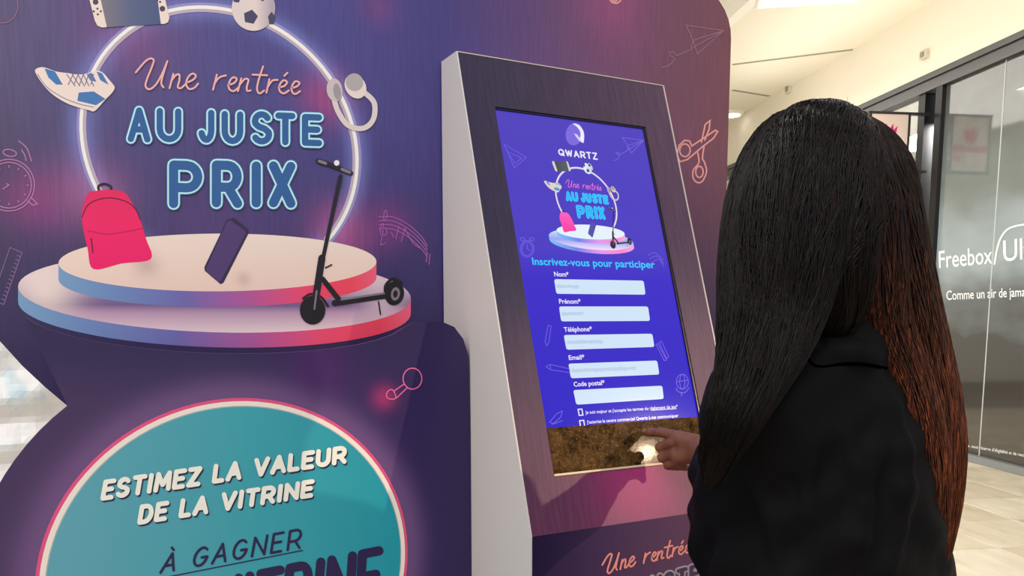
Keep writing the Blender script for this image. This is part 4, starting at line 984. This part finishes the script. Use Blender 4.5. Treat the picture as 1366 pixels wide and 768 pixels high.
def strand(pts, r0, g_=0):
    global SV, SF
    SV, SF = POOL[g_]
    pts = np.array(pts); m = len(pts); t = np.gradient(pts, axis=0); t /= np.linalg.norm(t, axis=1)[:, None]+1e-9
    a = np.cross(t, np.array([.3, .5, .1])); a /= np.linalg.norm(a, axis=1)[:, None]+1e-9; b = np.cross(t, a); o = len(SV)
    for i in range(m):
        r = r0*(1-.75*(i/(m-1))**2)
        for k in range(3): an = 2.094*k; SV.append(pts[i]+a[i]*r*math.cos(an)+b[i]*r*math.sin(an)-BASE)
    for i in range(m-1):
        for k in range(3): SF.append((o+i*3+k, o+i*3+(k+1) % 3, o+(i+1)*3+(k+1) % 3, o+(i+1)*3+k))
crown = headc-HD*.03+ZZ*.137
for gi, G in enumerate(GW):
    for q in range(330):
        an = random.uniform(0, 2*math.pi); k0 = 0; pts = []; wob = random.uniform(-.4, .4); ph = random.uniform(0, 6); out_ = random.uniform(.98, 1.10)
        for i in range(k0, len(G)):
            t = G[min(i+1, len(G)-1)][:3]-G[max(i-1, 0)][:3]; t = t/np.linalg.norm(t); a = np.cross(t, ZZ if abs(t[2]) < .8 else HD); a /= np.linalg.norm(a); b = np.cross(t, a)
            aa = an+wob*i/len(G)+.15*math.sin(ph+i*.5); pts.append(G[i][:3]+(a*math.cos(aa)+b*math.sin(aa))*(G[i][3]*out_+.0008))
        hc = headc-HD*.012; S_ = crown+HD*random.uniform(-.03, .05)+LF*random.uniform(-.008, .008); k1 = min(5, len(pts)-2); p2 = pts[k1]; a_, b_ = S_-hc, p2-hc; lead = []
        for t in np.linspace(0, .9, 7): v = nd(nd(a_)*(1-t)+nd(b_)*t); lead.append(hc+v*(np.linalg.norm(a_)*(1-t)+np.linalg.norm(b_)*t))
        pts = lead+pts[k1:]
        e = len(pts)-random.randint(0, 3)
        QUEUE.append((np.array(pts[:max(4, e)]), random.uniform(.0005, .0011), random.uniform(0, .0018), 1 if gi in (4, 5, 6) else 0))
# cap strands from the crown and a few fly-aways
crown = headc-HD*.03+ZZ*.137
for q in range(900):
    az = random.uniform(0, 2*math.pi)
    if math.cos(az) > .72: continue
    pts = []; m = random.randint(7, 10); j = random.uniform(1.0, 1.035)
    for i in range(m):
        el = .12+1.65*i/9; v = np.array([math.sin(el)*math.cos(az+.1*math.sin(i)), math.sin(el)*math.sin(az+.1*math.sin(i)), math.cos(el)])
        pts.append(headc-HD*.012+ZZ*.012+(HD*v[0]*.112+LF*v[1]*.098+ZZ*v[2]*.127)*j*1.01)
    QUEUE.append((np.array(pts), random.uniform(.0005, .001), random.uniform(0, .0012), 0))
flush()
for q in range(14):
    az = random.uniform(0, 2*math.pi); v = LF*math.sin(az)*.05+HD*math.cos(az)*.05; p = headc+ZZ*.128+v*random.uniform(.3, 1); dv = nd(v+ZZ*.006*random.uniform(.1, 1)+rng.normal(size=3)*.02)*random.uniform(.015, .03)
    p = p+ZZ*.004; strand([p, p+dv*.5+ZZ*.006, p+dv, p+dv*1.5-ZZ*.012], .00025)
# sunlit red-brown of the back fall, put into the strand colour towards the ends
sr = bpy.data.materials.new('hair_strands_sunlit'); sr.use_nodes = True; n = NT(sr); V3, X = n.xyz()
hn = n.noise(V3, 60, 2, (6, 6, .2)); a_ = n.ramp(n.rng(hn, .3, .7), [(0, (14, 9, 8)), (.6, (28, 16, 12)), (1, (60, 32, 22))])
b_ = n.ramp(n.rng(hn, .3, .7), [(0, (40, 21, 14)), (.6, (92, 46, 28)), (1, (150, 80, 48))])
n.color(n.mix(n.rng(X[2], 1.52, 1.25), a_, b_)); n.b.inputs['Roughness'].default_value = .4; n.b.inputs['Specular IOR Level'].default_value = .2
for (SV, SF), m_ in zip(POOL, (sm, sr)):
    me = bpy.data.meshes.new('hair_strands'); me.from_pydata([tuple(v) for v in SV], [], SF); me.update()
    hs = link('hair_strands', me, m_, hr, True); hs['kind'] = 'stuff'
bm.free()
# turn the finished place with the camera and lamps
for o in list(COL.objects):
    if o.parent is None and o.type not in ('CAMERA', 'LIGHT'): turned(o)
